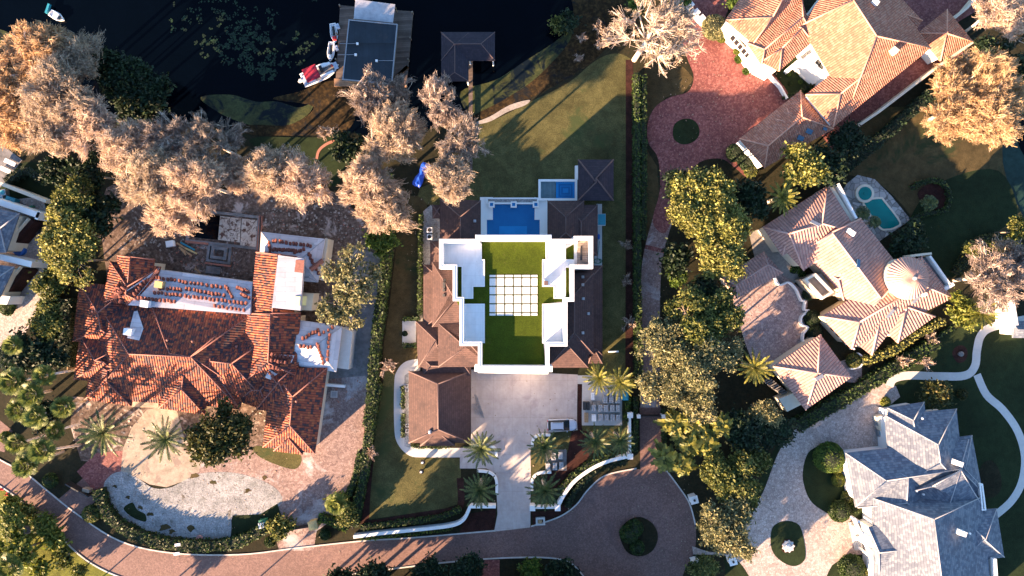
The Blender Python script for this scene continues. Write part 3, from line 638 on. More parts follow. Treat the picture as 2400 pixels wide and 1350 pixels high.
# ---------------------------------------------------------------- white house in the centre
def white_house():
    root = thing('white_house', 'white flat-roofed house with a roof terrace of bright green turf and white pavers', 'house', at(1200, 700, 0))
    Z = 8.6; ZP = 10.5
    out = [(1115, 551), (1292, 551), (1292, 560), (1345, 560), (1345, 553), (1390, 553), (1390, 630), (1346, 630), (1346, 707), (1330, 707), (1330, 812), (1288, 812), (1288, 870), (1120, 869), (1120, 811), (1077, 811), (1077, 706), (1061, 706), (1061, 630), (1029, 630), (1029, 560), (1115, 560)]
    MB().prism(offset(ccw([tuple(at(x, y, ZP))[:2] for x, y in out]), .02), 0, Z).build('wall', M['white'], root)
    pring(MB(), out, .62, Z, ZP).build('parapet', M['white'], root)
    MB().pprism([(1112, 857.5), (1295, 858.5), (1295, 872), (1112, 871)], Z - .6, ZP + .03).build('front_cornice', M['white'], root)
    MB().pprism([(1114, 550), (1293, 550), (1293, 564.5), (1114, 564.5)], Z - .6, ZP + .04).build('rear_cornice', M['white'], root)
    pring(MB(), out, .35, ZP, ZP + .07).build('coping', M['membrane'], root)
    MB().pprism([(1129, 566), (1279, 566), (1279, 610), (1345, 572), (1345, 625), (1337, 700), (1322, 707), (1274, 712), (1274, 805), (1279, 857), (1128, 857), (1128, 805), (1066, 700), (1068, 625), (1129, 625)], Z, Z + .06).build('turf', M['turf'], root)
    for p in ([(1041, 571), (1129, 571), (1129, 608), (1136, 608), (1136, 672), (1109, 672), (1109, 700), (1082, 700), (1082, 625), (1041, 625)],
              [(1086, 712), (1136, 712), (1136, 804), (1086, 804)],
              [(1279, 563), (1326, 563), (1326, 608), (1346, 608), (1346, 627), (1326, 627), (1326, 700), (1298, 700), (1298, 672), (1271, 672), (1271, 608), (1279, 608)],
              [(1271, 712), (1328, 712), (1328, 805), (1271, 805)]):
        MB().pprism(p, Z, Z + .42).build('roof_slab', M['membrane'], root)
        m = MB(); pring(m, p, .12, Z + .42, Z + .5); m.build('slab_edge', M['white'], root)
    cs = [1146, 1163, 1183, 1203, 1223, 1244, 1261]; rs = [643, 651, 671, 691, 712, 733, 741]
    for i in range(6):
        for j in range(6):
            x0, x1, y0, y1 = cs[i] + 1.4, cs[i + 1] - 1.4, rs[j] + 1.4, rs[j + 1] - 1.4
            MB().pprism([(x0, y0), (x1, y0), (x1, y1), (x0, y1)], Z + .06, Z + .13).build('paver', M['paverw'], root)
    ch = MB().pprism([(1273, 656), (1287, 656), (1287, 671), (1273, 671)], Z + .42, Z + 2.3).build('chimney', M['white'], root)
    MB().pprism([(1275, 658), (1285, 658), (1285, 669), (1275, 669)], Z + 2.3, Z + 2.36).build('flue', M['brcap'], ch)
    # stair bay: pit with plank steps
    MB().pprism([(1353, 563), (1381, 563), (1381, 623), (1353, 623)], Z, Z + .5).build('stair_landing', M['plankd'], root)
    st = MB()
    for k in range(9): st.pprism([(1360 + 0, 572 + k * 4.6), (1379, 572 + k * 4.6), (1379, 575.6 + k * 4.6), (1360, 575.6 + k * 4.6)], Z + .5, Z + .56 + k * .05)
    st.build('stair_tread', M['plankd'], root)
    MB().pprism([(1361, 577), (1365, 577), (1365, 610), (1360, 610)], Z + .5, Z + 1.2).build('stair_rail', M['black'], root)
    # lower tiled roofs around the tower
    bl = [
     ([(1031, 466), (1127, 470), (1127, 600), (1031, 600)], 3.3, ((1079, 508), (1079, 560))),
     ([(1013, 480), (1036, 480), (1036, 512), (1013, 512)], 2.9, ((1024, 494), (1024, 496)), dict(slope=.3)),
     ([(1008, 565), (1120, 565), (1120, 640), (1008, 640)], 3.3, ((1046, 600), (1090, 600))),
     ([(992, 620), (1110, 620), (1110, 770), (992, 770)], 3.2, ((1050, 665), (1050, 720)), dict(slope=.4)),
     ([(1013, 614), (1120, 614), (1120, 766), (1013, 766)], 5.0, ((1066, 668), (1066, 700))),
     ([(1027, 757), (1150, 757), (1150, 860), (1027, 860)], 5.0, ((1082, 806), (1100, 806))),
     ([(975, 753), (1065, 753), (1065, 862), (980, 862)], 3.2, ((1022, 798), (1024, 812))),
     ([(990, 838), (1104, 838), (1104, 880), (990, 880)], 3.3, ((1010, 858), (1090, 858))),
     ([(1283, 470), (1369, 470), (1369, 585), (1283, 585)], 3.3, ((1326, 509), (1326, 545))),
     ([(1330, 480), (1401, 480), (1401, 600), (1330, 600)], 3.0, ((1362, 520), (1362, 560)), dict(slope=.3)),
     ([(1290, 630), (1412, 622), (1412, 836), (1290, 836)], 3.2, ((1350, 690), (1350, 780))),
     ([(1300, 640), (1392, 640), (1392, 830), (1300, 830)], 5.0, ((1346, 690), (1346, 780))),
     ([(1268, 800), (1379, 750), (1379, 862), (1284, 862)], 5.0, ((1325, 806), (1330, 808))),
     ([(1379, 832), (1412, 832), (1412, 852), (1379, 852)], 3.4, ((1393, 818), (1397, 818)), dict(slope=.3)),
    ]
    for grp in ([0, 1], [2, 3, 4, 5, 6, 7], [8, 9], [10, 11, 12, 13]):
        rf, cp, wl = MB(), MB(), MB()
        for i in grp:
            b = bl[i]; kw = b[3] if len(b) > 3 else {}
            block(rf, cp, wl, b[0], b[1] + .017 * i, b[2], over=.45 + .013 * i, dz=i, capr=.09, **kw)
        r = rf.build('tiled_roof', M['brt'], root, uv=True); register(r)
        cp.build('ridge_cap', M['brcap'], root, True); wl.build('lower_wall', M['white'], root)

    # dark vents and tile stacks on the roof slopes
    for x, y in [(1042, 658), (1042, 665), (1042, 672), (1042, 680), (1042, 692), (1059, 787), (1366, 650), (1366, 668), (1366, 700), (1365, 780), (1112, 518), (1378, 735)]:
        p, n = hit(x, y); q = n.to_track_quat('Z', 'Y').to_matrix()
        MB().box(p + n * .12, (.42, .42, .26), rot=q).build('roof_vent', M['black' if x < 1100 else 'metal'], root)
    # pool court
    MB().pprism([(1125, 462), (1155, 462), (1155, 515), (1141, 515), (1141, 552), (1125, 552)], 0, .5).build('pool_deck', M['white'], root)
    MB().pprism([(1253, 462), (1283, 470), (1283, 552), (1265, 552), (1265, 515), (1253, 515)], 0, .5).build('pool_deck', M['white'], root)
    MB().pprism([(1155, 478), (1253, 478), (1253, 515.2), (1265, 515.2), (1265, 552), (1141, 552), (1141, 515.2), (1155, 515.2)], .0, .28).build('pool_water', M['pool'], root)
    m = MB(); pring(m, [(1140, 463), (1262, 463), (1262, 478), (1140, 478)], .25, 0, .7); m.build('planter_wall', M['white'], root)
    MB().pprism([(1143, 466), (1259, 466), (1259, 476), (1143, 476)], 0, .62).build('pebble_bed', M['gravel'], root)
    for x in (1152, 1204, 1256):
        b = MB(); pring(b, [(x - 7, 472), (x + 7, 472), (x + 7, 486), (x - 7, 486)], .22, 0, .95); o = b.build('fountain_basin', M['white'], root)
        MB().pprism([(x - 4.5, 474), (x + 4.5, 474), (x + 4.5, 483.5), (x - 4.5, 483.5)], 0, .8).build('basin_water', M['spa'], o)
    MB().pprism([(1170, 530), (1235, 530), (1235, 549), (1170, 549)], .1, .284).build('pool_step', M['spa'], root)
    # trim at the front
    MB().pprism([(1120, 868), (1285, 871), (1285, 877), (1120, 874)], 0, 4.2).build('front_canopy', M['white'], root)
    return root
WH = white_house()
def spa():
    root = thing('plunge_pool', 'raised white-walled plunge pool with a blue square spa, beside the dark pavilion roof', 'pool', at(1307, 446))
    pring(MB(), [(1262, 420), (1353, 420), (1353, 470), (1262, 470)], .38, 0, .8).build('pool_wall', M['white'], root)
    MB().pprism([(1348, 388), (1356, 388), (1356, 419.8), (1348, 419.8)], 0, .8).build('side_wall', M['white'], root)
    MB().pprism([(1266.5, 425), (1302, 425), (1302, 467), (1266.5, 467)], 0, .55).build('pool_cover', M['plankb'], root)
    MB().pprism([(1303, 425), (1347, 425), (1347, 467), (1303, 467)], 0, .5).build('spa_water', M['spa'], root)
    m = MB(); pring(m, [(1309, 431), (1342, 431), (1342, 462), (1309, 462)], .3, .5, .54); pring(m, [(1315, 437), (1336, 437), (1336, 456), (1315, 456)], .3, .5, .57); m.build('spa_ledge', M['pool'], root)
spa()
house('pool_pavilion', 'small square dark brown hip-roofed pavilion at the lawn corner beside the plunge pool', [([(1355, 374), (1438, 374), (1438, 470), (1355, 470)], 3.4, ((1397, 418), (1397, 427)))], 'dkt', 'brcap', 'white', cat='pavilion', over=1.2)
g = house('garage', 'long brown hip-roofed garage beside the concrete drive', [([(958, 870), (1103, 870), (1103, 1038), (958, 1038)], 3.2, ((1027, 900), (1027, 1006))), ([(985, 1000), (1066, 1000), (1066, 1045), (985, 1045)], 3.3, ((1025, 1010), (1026, 1012)))], 'brt', 'brcap', 'white', cat='garage')
for x, y in [(1008, 1013), (1008, 1010)]:
    p, n = hit(x, y); MB().disc(p, [(.25, -.1), (.25, .35), (.12, .4)], 8).build('roof_vent', M['metal'], g)
# ---------------------------------------------------------------- lake buildings
def boathouse():
    root = thing('boathouse', 'boathouse with a flat dark blue-grey roof standing on a wide plank dock', 'boathouse', at(875, 120))
    d = MB(); d.pprism([(797, 12), (968, 27), (952, 203), (783, 200), (787, 182), (790, 140)], -.1, .45); d.build('deck', M['plank'], root)
    MB().pprism([(783, 184), (950, 190), (952, 203), (783, 202)], .2, .49).build('boardwalk', M['plankw'], root)
    r = MB().pprism([(818, 46), (931, 57), (918, 197), (803, 186)], 3.6, 3.85).build('roof', M['shingle'], root, uv=True); register(r)
    m = MB(); pring(m, [(817, 45), (932, 56), (919, 198), (802, 187)], .18, 3.5, 3.92); m.build('roof_edge', M['metal'], root)
    MB().pprism([(833, -2), (926, 10), (921, 53), (829, 44)], 3.2, 3.32).build('canopy_roof', M['galv'], root)
    MB().pprism([(824, 52), (924, 62), (912, 190), (810, 180)], .45, 3.6).build('wall', M['wood'], root)
    for x, y in [(833, 0), (924, 12), (829, 44), (920, 52)]:
        p = at(x, y, 3.2); MB().tube([(p.x, p.y, -.5), (p.x, p.y, 3.2)], .1).build('post', M['wood'], root)
    for x, y in [(797, 14), (967, 30), (962, 90), (957, 140), (790, 80), (788, 140), (952, 200)]:
        p = at(x, y, .5); MB().tube([(p.x, p.y, -1), (p.x, p.y, 1.0)], .14).build('piling', M['bark'], root)
    for x, y, a in [(838, 103, 0), (834, 129, 0), (883, 143, 1)]:
        p, n = hit(x, y); MB().box(p + n * .12, (.35, .35, .24)).build('roof_vent', M['whitep'], root)
        MB().box(p + Vector((-1.6 if a == 0 else 1.6, .05, .04)), (2.6, .07, .06)).build('roof_pipe', M['metal'], root)
        wallrun(MB(), [(912, 196), (955, 155)], 7, .5, .9, False).build('boarding_ramp', M['plankw'], root)
boathouse()
def slip_house():
    root = thing('boat_shelter', 'L-shaped dark brown hip-roofed boat shelter over the lake', 'boathouse', at(1095, 110))
    rf, cp = MB(), MB()
    block(rf, cp, None, [(1034, 75), (1160, 75), (1160, 142), (1034, 142)], 3.3, ((1065, 103), (1127, 103)), wall=False, capr=.07, slope=.28)
    block(rf, cp, None, [(1034, 190), (1034, 78), (1098, 78), (1098, 190)], 3.28, ((1066, 170), (1066, 105)), wall=False, capr=.07, slope=.28)
    r = rf.build('roof', M['dkt'], root, uv=True); register(r); cp.build('ridge_cap', M['brcap'], root)
    for x, y in [(1038, 80), (1155, 80), (1155, 138), (1100, 138), (1038, 185), (1095, 185), (1038, 130)]:
        p = at(x, y, 3.2); MB().tube([(p.x, p.y, -1), (p.x, p.y, 3.2)], .13).build('post', M['white'], root)
    m = MB(); m.pprism([(1097, 140), (1108, 140), (1107, 410), (1101, 410)], .25, .4); m.build('gangway', M['plank'], root)
slip_house()
# ---------------------------------------------------------------- west house, under repair
WB = [
 ([(212, 935), (226, 706), (570, 735), (560, 957)], 4.2, ((302, 830), (447, 836))),
 ([(350, 905), (352, 705), (592, 735), (575, 920)], 4.5, ((397, 829), (449, 836))),
 ([(170, 800), (186, 662), (305, 672), (288, 808)], 4.0, ((236, 772), (229, 733))),
 ([(187, 785), (318, 798), (305, 900), (172, 890)], 4.0, ((222, 845), (242, 848))),
 ([(198, 937), (214, 850), (330, 860), (307, 952)], 4.1, ((249, 893), (252, 868))),
 ([(371, 957), (385, 830), (500, 850), (480, 972)], 4.4, ((425, 912), (433, 865))),
 ([(482, 950), (486, 780), (632, 790), (612, 928)], 4.2, ((493, 847), (543, 852))),
 ([(482, 950), (500, 860), (585, 870), (562, 960)], 4.0, ((522, 900), (524, 880))),
 ([(560, 905), (578, 735), (705, 733), (692, 880)], 4.6, ((628, 850), (634, 735))),
 ([(585, 742), (600, 591), (700, 602), (688, 745)], 4.8, ((637, 742), (652, 596))),
 ([(616, 1048), (634, 862), (767, 862), (738, 1063)], 4.2, ((679, 997), (686, 930))),
 ([(641, 1057), (652, 1005), (716, 1012), (709, 1066)], 4.2, ((676, 1027), (680, 1000))),
 ([(600, 960), (612, 850), (700, 850), (690, 970)], 4.1, ((650, 900), (652, 895))),
 ([(240, 710), (258, 612), (377, 625), (350, 716)], 4.6, ((294, 690), (298, 672))),
 ([(268, 690), (275, 599), (362, 608), (352, 690)], 4.7, ((299, 665), (306, 602))),
 ([(555, 940), (565, 870), (640, 880), (630, 965)], 3.6, ((590, 915), (610, 915))),
]
WHO = house('west_house', 'sprawling red-tiled house with part of its roof stripped to white underlayment', WB, 'redt', 'redcap', 'cream', capr=.10)
def slab(px, m, t=.12, name='roof_patch', root=None):
    p = [at(x, y, z) for x, y, z in px]
    if sum(p[i - 1].x * p[i].y - p[i].x * p[i - 1].y for i in range(len(p))) < 0: p = p[::-1]
    n = len(p); mb = MB(); mb.add(p + [q - Vector((0, 0, t)) for q in p], [tuple(range(n)), tuple(range(n, 2 * n))[::-1]] + [(i + n, (i + 1) % n + n, (i + 1) % n, i) for i in range(n)])
    o = mb.build(name, M[m], root, uv=True); register(o); return o
slab([(372, 632, 4.6), (592, 661, 4.6), (586, 737, 5.7), (300, 715, 5.7), (325, 690, 5.5)], 'under', 3.0, 'stripped_roof', WHO)
slab([(x, y, hit(x, y)[0].z + .07) for x, y in [(374, 628), (366, 640), (318, 700), (298, 706), (298, 680)]], 'under', .06, 'stripped_roof', WHO)
slab([(652, 598, 7.0), (712, 606, 6.6), (704, 728, 6.6), (637, 721, 7.0)], 'under', .8, 'flat_roof', WHO)
slab([(690, 608, 6.72), (713, 610, 6.72), (711, 640, 6.72), (688, 637, 6.72)], 'redcap', .05, 'roof_hatch', WHO)
rfu, cpu, wlu = MB(), MB(), MB()
block(rfu, cpu, wlu, [(612, 543), (762, 560), (745, 662), (605, 650)], 4.0, ((657, 602), (703, 609)), slope=.36, capr=.05)
block(rfu, cpu, wlu, [(700, 655), (718, 640), (760, 605), (745, 662)], 4.05, ((722, 650), (730, 640)), slope=.3, capr=.05)
fin = lambda: (register(rfu.build('stripped_roof', M['under'], WHO, uv=True)), cpu.build('metal_hip', M['metal'], WHO), wlu.build('wall', M['cream'], WHO))
fin(); rfu, cpu, wlu = MB(), MB(), MB()
block(rfu, cpu, wlu, [(700, 750), (802, 765), (788, 872), (688, 856)], 4.0, ((692, 806), (738, 811)), slope=.36, capr=.05)
fin()
slab([(627, 829, hit(627, 829)[0].z + .06), (690, 833, hit(690, 833)[0].z + .06), (684, 848, hit(684, 848)[0].z + .06), (634, 890, hit(634, 890)[0].z + .06), (622, 885, hit(622, 885)[0].z + .06)], 'under', .05, 'stripped_roof', WHO)
slab([(314, 730, hit(314, 730)[0].z + .07), (322, 728, hit(322, 728)[0].z + .07), (336, 770, hit(336, 770)[0].z + .07), (326, 798, hit(326, 798)[0].z + .07), (298, 792, hit(298, 792)[0].z + .07)], 'under', .05, 'stripped_roof', WHO)
MB().pprism([(803, 768), (826, 778), (817, 866), (788, 862)], 0, 3.0).build('flat_annex', M['concl'], WHO)
MB().pprism([(700, 686), (735, 688), (730, 728), (693, 726)], 0, 3.4).build('flat_annex', M['cream'], WHO)
MB().pprism([(691, 694), (704, 695), (702, 717), (690, 716)], 3, 6.75).build('roof_box', M['lime'], WHO)
MB().pprism([(762, 558), (769, 560), (756, 658), (748, 655)], 0, 3.6).build('wall', M['cream'], WHO)
MB().pprism([(311, 935), (371, 938), (371, 956), (308, 954)], 0, 1.0).build('terrace', M['tan'], WHO)
def on_roof(x, y, dz=0):
    p, n = hit(x, y); return p + n * dz, n
wr = MB()
a, b = on_roof(371, 632, .25)[0], on_roof(299, 712, .25)[0]
wr.tube([a, b], .28, 4); wr.build('roof_beam', M['redcap'], WHO)
wr = MB(); a, b = on_roof(735, 606, .3)[0], on_roof(719, 634, .3)[0]; wr.tube([on_roof(757, 610, .3)[0], on_roof(727, 632, .3)[0]], .4, 4); wr.build('roof_beam', M['redcap'], WHO)
for x, y in [(378, 667), (306, 777), (345, 712), (218, 730), (393, 797), (555, 812), (695, 940), (452, 800), (248, 924), (650, 975)]:
    p, n = on_roof(x, y)
    big = x in (378, 306, 345); q = n.to_track_quat('Z', 'Y').to_matrix()
    if big: MB().box(p + Vector((0, 0, .3)), (1.25, 1.05, 1.3), R(-8)).build('roof_box', M['gold' if x == 378 else 'whitep'], WHO)
    else: MB().disc(p - Vector((0, 0, .1)), [(.15, 0), (.15, .3), (.2, .32), (.05, .4)], 8).build('roof_vent', M['redcap'], WHO)
# clay tile stacks: countable bundles waiting on the stripped slopes
def stack_proto():
    m = MB()
    for k in range(4):
        a = Matrix.Rotation(R(-14), 3, 'X')
        pts = []
        for s in range(5):
            t = math.pi * s / 4; pts.append((math.cos(t) * .21, math.sin(t) * .11))
        y0, y1, z = -.24 + k * .05, .2 + k * .05, k * .07
        vs = [(x, y0, zz + z) for x, zz in pts] + [(x * .85, y1, zz + z + .05) for x, zz in pts]
        m.add(vs, [(i, i + 1, i + 6, i + 5) for i in range(4)] + [(4, 3, 2, 1, 0), (5, 6, 7, 8, 9)])
    me = m.mesh('tile_stack', M['clay']); return me
SP = stack_proto()
ORD = 'first second third fourth fifth sixth seventh eighth ninth tenth eleventh twelfth thirteenth fourteenth fifteenth sixteenth'.split()
def stack_row(p, q, n, row, where, j=1.0, frm='left'):
    for i in range(n):
        t = i / max(1, n - 1); x = p[0] + (q[0] - p[0]) * t + random.uniform(-j, j); y = p[1] + (q[1] - p[1]) * t + random.uniform(-j, j)
        loc, nn = on_roof(x, y, .02)
        o = link('tile_stack', SP, None, loc)
        s = random.uniform(.95, 1.15); o.scale = (s, s, s)
        qq = nn.to_track_quat('Z', 'Y') if nn.z > .3 else Vector((0, 0, 1)).to_track_quat('Z', 'Y')
        o.rotation_euler = (0, 0, R(random.gauss(-6, 9)))
        tag(o, '%s tile stack from the %s, %s, %s' % (ORD[i], frm, row, where), 'tile stack', 'clay tile stacks ' + where)
NS = 'long stripped north slope'
for r in [((367, 651), (474, 668), 13, 'long topmost row'), ((487, 669), (519, 674), 4, 'short topmost row'), ((376, 676), (425, 680), 7, 'second row'), ((363, 686), (425, 694), 8, 'third row'), ((438, 678), (525, 693), 11, 'middle row'), ((326, 698), (410, 708), 11, 'lowest left row'), ((436, 695), (577, 712), 16, 'longest row'), ((556, 674), (583, 685), 8, 'crowded right-hand heap'), ((530, 673), (545, 695), 6, 'heap left of the crowded one'), ((566, 690), (584, 698), 5, 'lower part of the crowded heap'), ((505, 718), (572, 728), 8, 'lowest right row'), ((345, 657), (315, 690), 6, 'slanting row beside the beam')]: stack_row(*r, NS, 1.2)
NE_ = 'stripped north-east wing'
for r in [((640, 566), (728, 577), 12, 'upper row'), ((640, 586), (690, 588), 10, 'lower row'), ((690, 592), (712, 586), 5, 'rising short row')]: stack_row(*r, NE_, 1.4)
for r in [((630, 570), (634, 592), 4, 'left column'), ((725, 596), (735, 622), 6, 'right column'), ((741, 633), (746, 640), 2, 'corner pair')]: stack_row(*r, NE_, 1.4, 'top')
EE_ = 'stripped east wing'
for r in [((712, 793), (745, 776), 8, 'slanting row'), ((750, 785), (780, 768), 4, 'upper right row'), ((705, 812), (730, 815), 4, 'short middle row')]: stack_row(*r, EE_, 1.4)
for r in [((773, 786), (768, 842), 7, 'right column'), ((745, 806), (757, 850), 7, 'middle column')]: stack_row(*r, EE_, 1.4, 'top')
SE_ = 'stripped south-east valley'
for r in [((638, 831), (684, 838), 6, 'top row'), ((636, 845), (668, 850), 5, 'second row'), ((634, 860), (654, 866), 4, 'third row'), ((634, 874), (640, 880), 2, 'lowest pair')]: stack_row(*r, SE_, 1.2)
# loose heap of lit tiles on west ridge
for _ in range(16):
    x, y = random.gauss(277, 6), random.gauss(685, 7); loc, nn = on_roof(x, y, .02); o = link('tile_stack', SP, None, loc); o.scale = (1.3,) * 3; o.rotation_euler = (0, 0, random.uniform(0, 3))
    tag(o, 'loose red clay tiles heaped on the north-west wing roof', 'roof tiles', 'clay tiles heaped on the north-west wing')
# unfinished pool and pit north of the west house
def unfinished_pool():
    root = thing('unfinished_pool', 'unfinished concrete swimming pool shell with red brick edging behind the red-tiled house', 'pool', at(530, 540))
    m = MB(); pring(m, [(446, 488), (610, 506), (606, 586), (434, 566)], .45, 0, .35); m.build('pool_wall', M['concg'], root)
    m = MB(); pring(m, [(607, 505), (614, 506), (609, 592), (601, 586)], .1, 0, .45); m.build('brick_edge', M['brick'], root)
    MB().pprism([(455, 500), (515, 506), (510, 562), (450, 556)], .02, .10).build('pool_water', M['water'], root)
    MB().pprism([(516, 506), (565, 512), (562, 568), (511, 562)], .02, .12).build('pool_floor', M['rubble'], root)
    MB().pprism([(567, 512), (604, 516), (600, 582), (563, 576)], .02, .16).build('rubble_bed', M['rubble'], root)
    m = MB(); pring(m, [(488, 570), (543, 577), (538, 620), (482, 612)], .4, 0, .4); pring(m, [(496, 576), (533, 581), (529, 610), (492, 605)], .5, 0, .7); m.build('spa_wall', M['concg'], root)
    MB().pprism([(504, 583), (525, 586), (522, 603), (501, 600)], 0, .1).build('spa_floor', M['dirt'], root)
    wallrun(MB(), [(434, 566), (488, 572)], 5, 0, .5, False).build('brick_edge', M['brick'], root)
    wallrun(MB(), [(480, 616), (540, 624)], 4, 0, .5, False).build('brick_edge', M['brick'], root)
unfinished_pool()
# ---------------------------------------------------------------- far-left house
FL = house('grey_roofed_villa', 'grey-roofed villa with pink parapet walls cut off by the left edge', [
 ([(-90, 470), (46, 500), (14, 592), (-90, 600)], 5.0, ((-60, 530), (0, 535)), dict(slope=.25)),
 ([(-90, 610), (34, 625), (-2, 700), (-90, 715)], 5.0, ((-60, 660), (-20, 660)), dict(slope=.25))], 'slt', 'slcap', 'cream', cat='house')
wallrun(MB(), [(0, 430), (108, 472)], 8, 0, 2.4, False).build('garden_wall', M['cream'], FL)
wallrun(MB(), [(-20, 468), (92, 505)], 14, 0, 4.0, False).build('parapet', M['white'], FL)
wallrun(MB(), [(-10, 600), (74, 620)], 14, 0, 4.0, False).build('parapet', M['white'], FL)
wallrun(MB(), [(92, 496), (84, 514)], 7, 0, 4.0, False).build('parapet', M['white'], FL)
for a, b in (((74, 515), (18, 580)), ((56, 628), (6, 690))):
    wallrun(MB(), [a, b], 14, 0, 3.0, False).build('balcony_floor', M['mulch'], FL)
    wallrun(MB(), [(a[0] - 9, a[1] - 3), (b[0] - 9, b[1] - 3)], 3, 0, 3.6, False).build('balcony_wall', M['cream'], FL)
MB().pprism([(-20, 690), (24, 695), (16, 714), (-20, 712)], 0, 3.5).build('entrance_canopy', M['white'], FL)
MB().pprism([(-40, 442), (90, 492), (78, 500), (-40, 465)], 0, .3).build('service_yard', M['water'], FL)
# ---------------------------------------------------------------- north-east house
NE = house('north_east_house', 'huge orange clay tiled villa at the upper right with a white arcaded wall', [
 ([(1700, 47), (1770, -60), (1900, -20), (1765, 103)], 6.4, ((1811, 40), (1845, -20))),
 ([(1750, 100), (1880, 0), (1905, 80), (1785, 152)], 6.2, ((1792, 116), (1882, 40))),
 ([(1784, 145), (1862, 60), (1905, 98), (1826, 167)], 6.3, ((1833, 113), (1880, 66))),
 ([(1876, 60), (2010, -120), (2182, 112), (1990, 250)], 6.6, ((2000, 0), (2055, 85))),
 ([(1888, 222), (2100, 50), (2182, 113), (1953, 298)], 6.4, ((1970, 220), (2085, 128))),
 ([(1733, 325), (1876, 212), (1954, 302), (1792, 394)], 4.8, ((1800, 342), (1880, 275))),
 ([(1820, 280), (1845, 255), (1870, 285), (1850, 310)], 5.2, ((1840, 285), (1855, 285)), dict(slope=.3)),
 ([(2030, 10), (2060, -60), (2162, 48), (2120, 110)], 5.2, ((2070, 15), (2110, 60))),
], 'ort', 'orcap', 'white', over=.35)
house('tiled_gazebo', 'square orange-tiled pyramid-roofed pavilion at the tip of the long wall, upper right', [([(2150, 78), (2220, 22), (2281, 97), (2204, 143)], 3.6, ((2219, 78), (2220, 79)))], 'ort', 'orcap', 'white', cat='pavilion')
MB().pprism([(1885, 135), (1925, 108), (1965, 158), (1935, 178)], 0, 5.4).build('balcony', M['white'], NE)
MB().pprism([(1868, 142), (1876, 134), (1883, 141), (1874, 149)], 0, 5.6).build('tower', M['white'], NE)
for x, y in [(1918, 147), (1925, 155), (1950, 158)]:
    p = at(x, y, 5.5); MB().box(p, (.9, .7, .2), R(-38)).build('window', M['glass'], NE)
for x, y, s in [(1896, 308, 1), (1876, 324, 1), (1933, 302, .6)]:
    p, n = hit(x, y); MB().box(p + n * .06, (.75 * s, 1.1 * s, .16), rot=(n.to_track_quat('Z', 'Y').to_matrix() @ Matrix.Rotation(R(40), 3, 'Z'))).build('skylight', M['sky_glass'], NE)
p, n = hit(2090, 122); MB().box(p + Vector((0, 0, .4)), (1.0, .6, 1.6), R(-38)).build('chimney', M['cream'], NE)
p, n = hit(2048, 8); MB().box(p + Vector((0, 0, .2)), (1.0, .6, 1.2), R(-38)).build('chimney', M['white'], NE)
windows(NE, (1700, 100), (1750, 160), 3.2, 6, .7, 1.6, 'cream')
sheet('courtyard_garden', [(1818, 170), (1868, 130), (1928, 180), (1890, 218), (1850, 222)], 'lawng', .03, False)
# ---------------------------------------------------------------- east house with the round turret
EH = house('turret_house', 'pink-tiled villa with a round conical turret and many hips, right of centre', [
 ([(1788, 532), (1941, 434), (2012, 546), (1884, 634)], 5.0, ((1850, 548), (1926, 524))),
 ([(1788, 532), (1860, 500), (1905, 560), (1834, 600)], 4.8, ((1848, 548), (1860, 545))),
 ([(1885, 590), (2018, 512), (2120, 640), (2020, 740)], 5.0, ((1950, 545), (2066, 700))),
 ([(1880, 600), (1955, 545), (2003, 600), (1935, 640)], 4.2, ((1930, 590), (1960, 585))),
 ([(1938, 640), (2010, 600), (2050, 690), (1978, 705)], 4.6, ((1965, 655), (2010, 632))),
 ([(1925, 742), (2160, 600), (2234, 698), (1996, 818)], 5.1, ((2015, 755), (2160, 668))),
 ([(1930, 745), (2015, 715), (2055, 775), (1996, 818)], 5.0, ((2013, 754), (2040, 738))),
 ([(1990, 790), (2040, 735), (2100, 760), (2043, 833)], 4.8, ((2067, 742), (2066, 735))),
 ([(2060, 760), (2090, 720), (2192, 742), (2104, 804)], 4.7, ((2122, 729), (2126, 720))),
], 'pkt', 'pkcap', 'cream', over=.6, capr=.14)
m = MB(); p = at(2129, 650, 8.0); m.disc((p.x, p.y, 0), [(3.0, 0), (3.0, 8.0)], 32); m.build('turret_wall', M['cream'], EH)
def turret():
    mb, cp = MB(), MB(); n = 40; zt = 10.0; ce = at(2127, 652, 8.0); a = at(2135, 648, zt); r = 3.35
    for i in range(n):
        t0, t1 = 2 * math.pi * i / n, 2 * math.pi * (i + 1) / n
        q0 = (ce.x + r * math.cos(t0), ce.y + r * math.sin(t0), 8.0); q1 = (ce.x + r * math.cos(t1), ce.y + r * math.sin(t1), 8.0)
        mb.add([q0, q1, (ce.x, ce.y, zt), (q0[0], q0[1], 7.8), (q1[0], q1[1], 7.8)], [(0, 1, 2), (3, 4, 1, 0)])
        cp.tube([q0, (ce.x + .25 * math.cos(t0), ce.y + .25 * math.sin(t0), zt - .1)], [.13, .05], 5)
    mb.build('turret_roof', M['pkcap'], EH); cp.build('turret_rib', M['pkcap'], EH, True)
    MB().disc((ce.x, ce.y, zt - .1), [(.4, 0), (.35, .25), (.1, .6)], 10).build('finial', M['metal'], EH)
turret()
for pz, zz in (([(1888, 655), (1925, 640), (1960, 690), (1925, 700)], 4.6),):
    MB().pprism(pz, 0, zz).build('balcony_floor', M['tan'], EH)
    m = MB(); pring(m, [(1885, 655), (1912, 640), (1955, 685), (1928, 702)], .35, zz, zz + .9); m.build('balcony_wall', M['cream'], EH)
wallrun(MB(), [(1965, 430), (2008, 512)], 5, 0, 5.2, False).build('balustrade', M['white'], EH)
wallrun(MB(), [(1945, 440), (1995, 520)], 16, 0, 4.6, False).build('balcony_floor', M['cream'], EH)
wallrun(MB(), [(2180, 600), (2228, 668)], 5, 0, 5.4, False).build('balustrade', M['white'], EH)
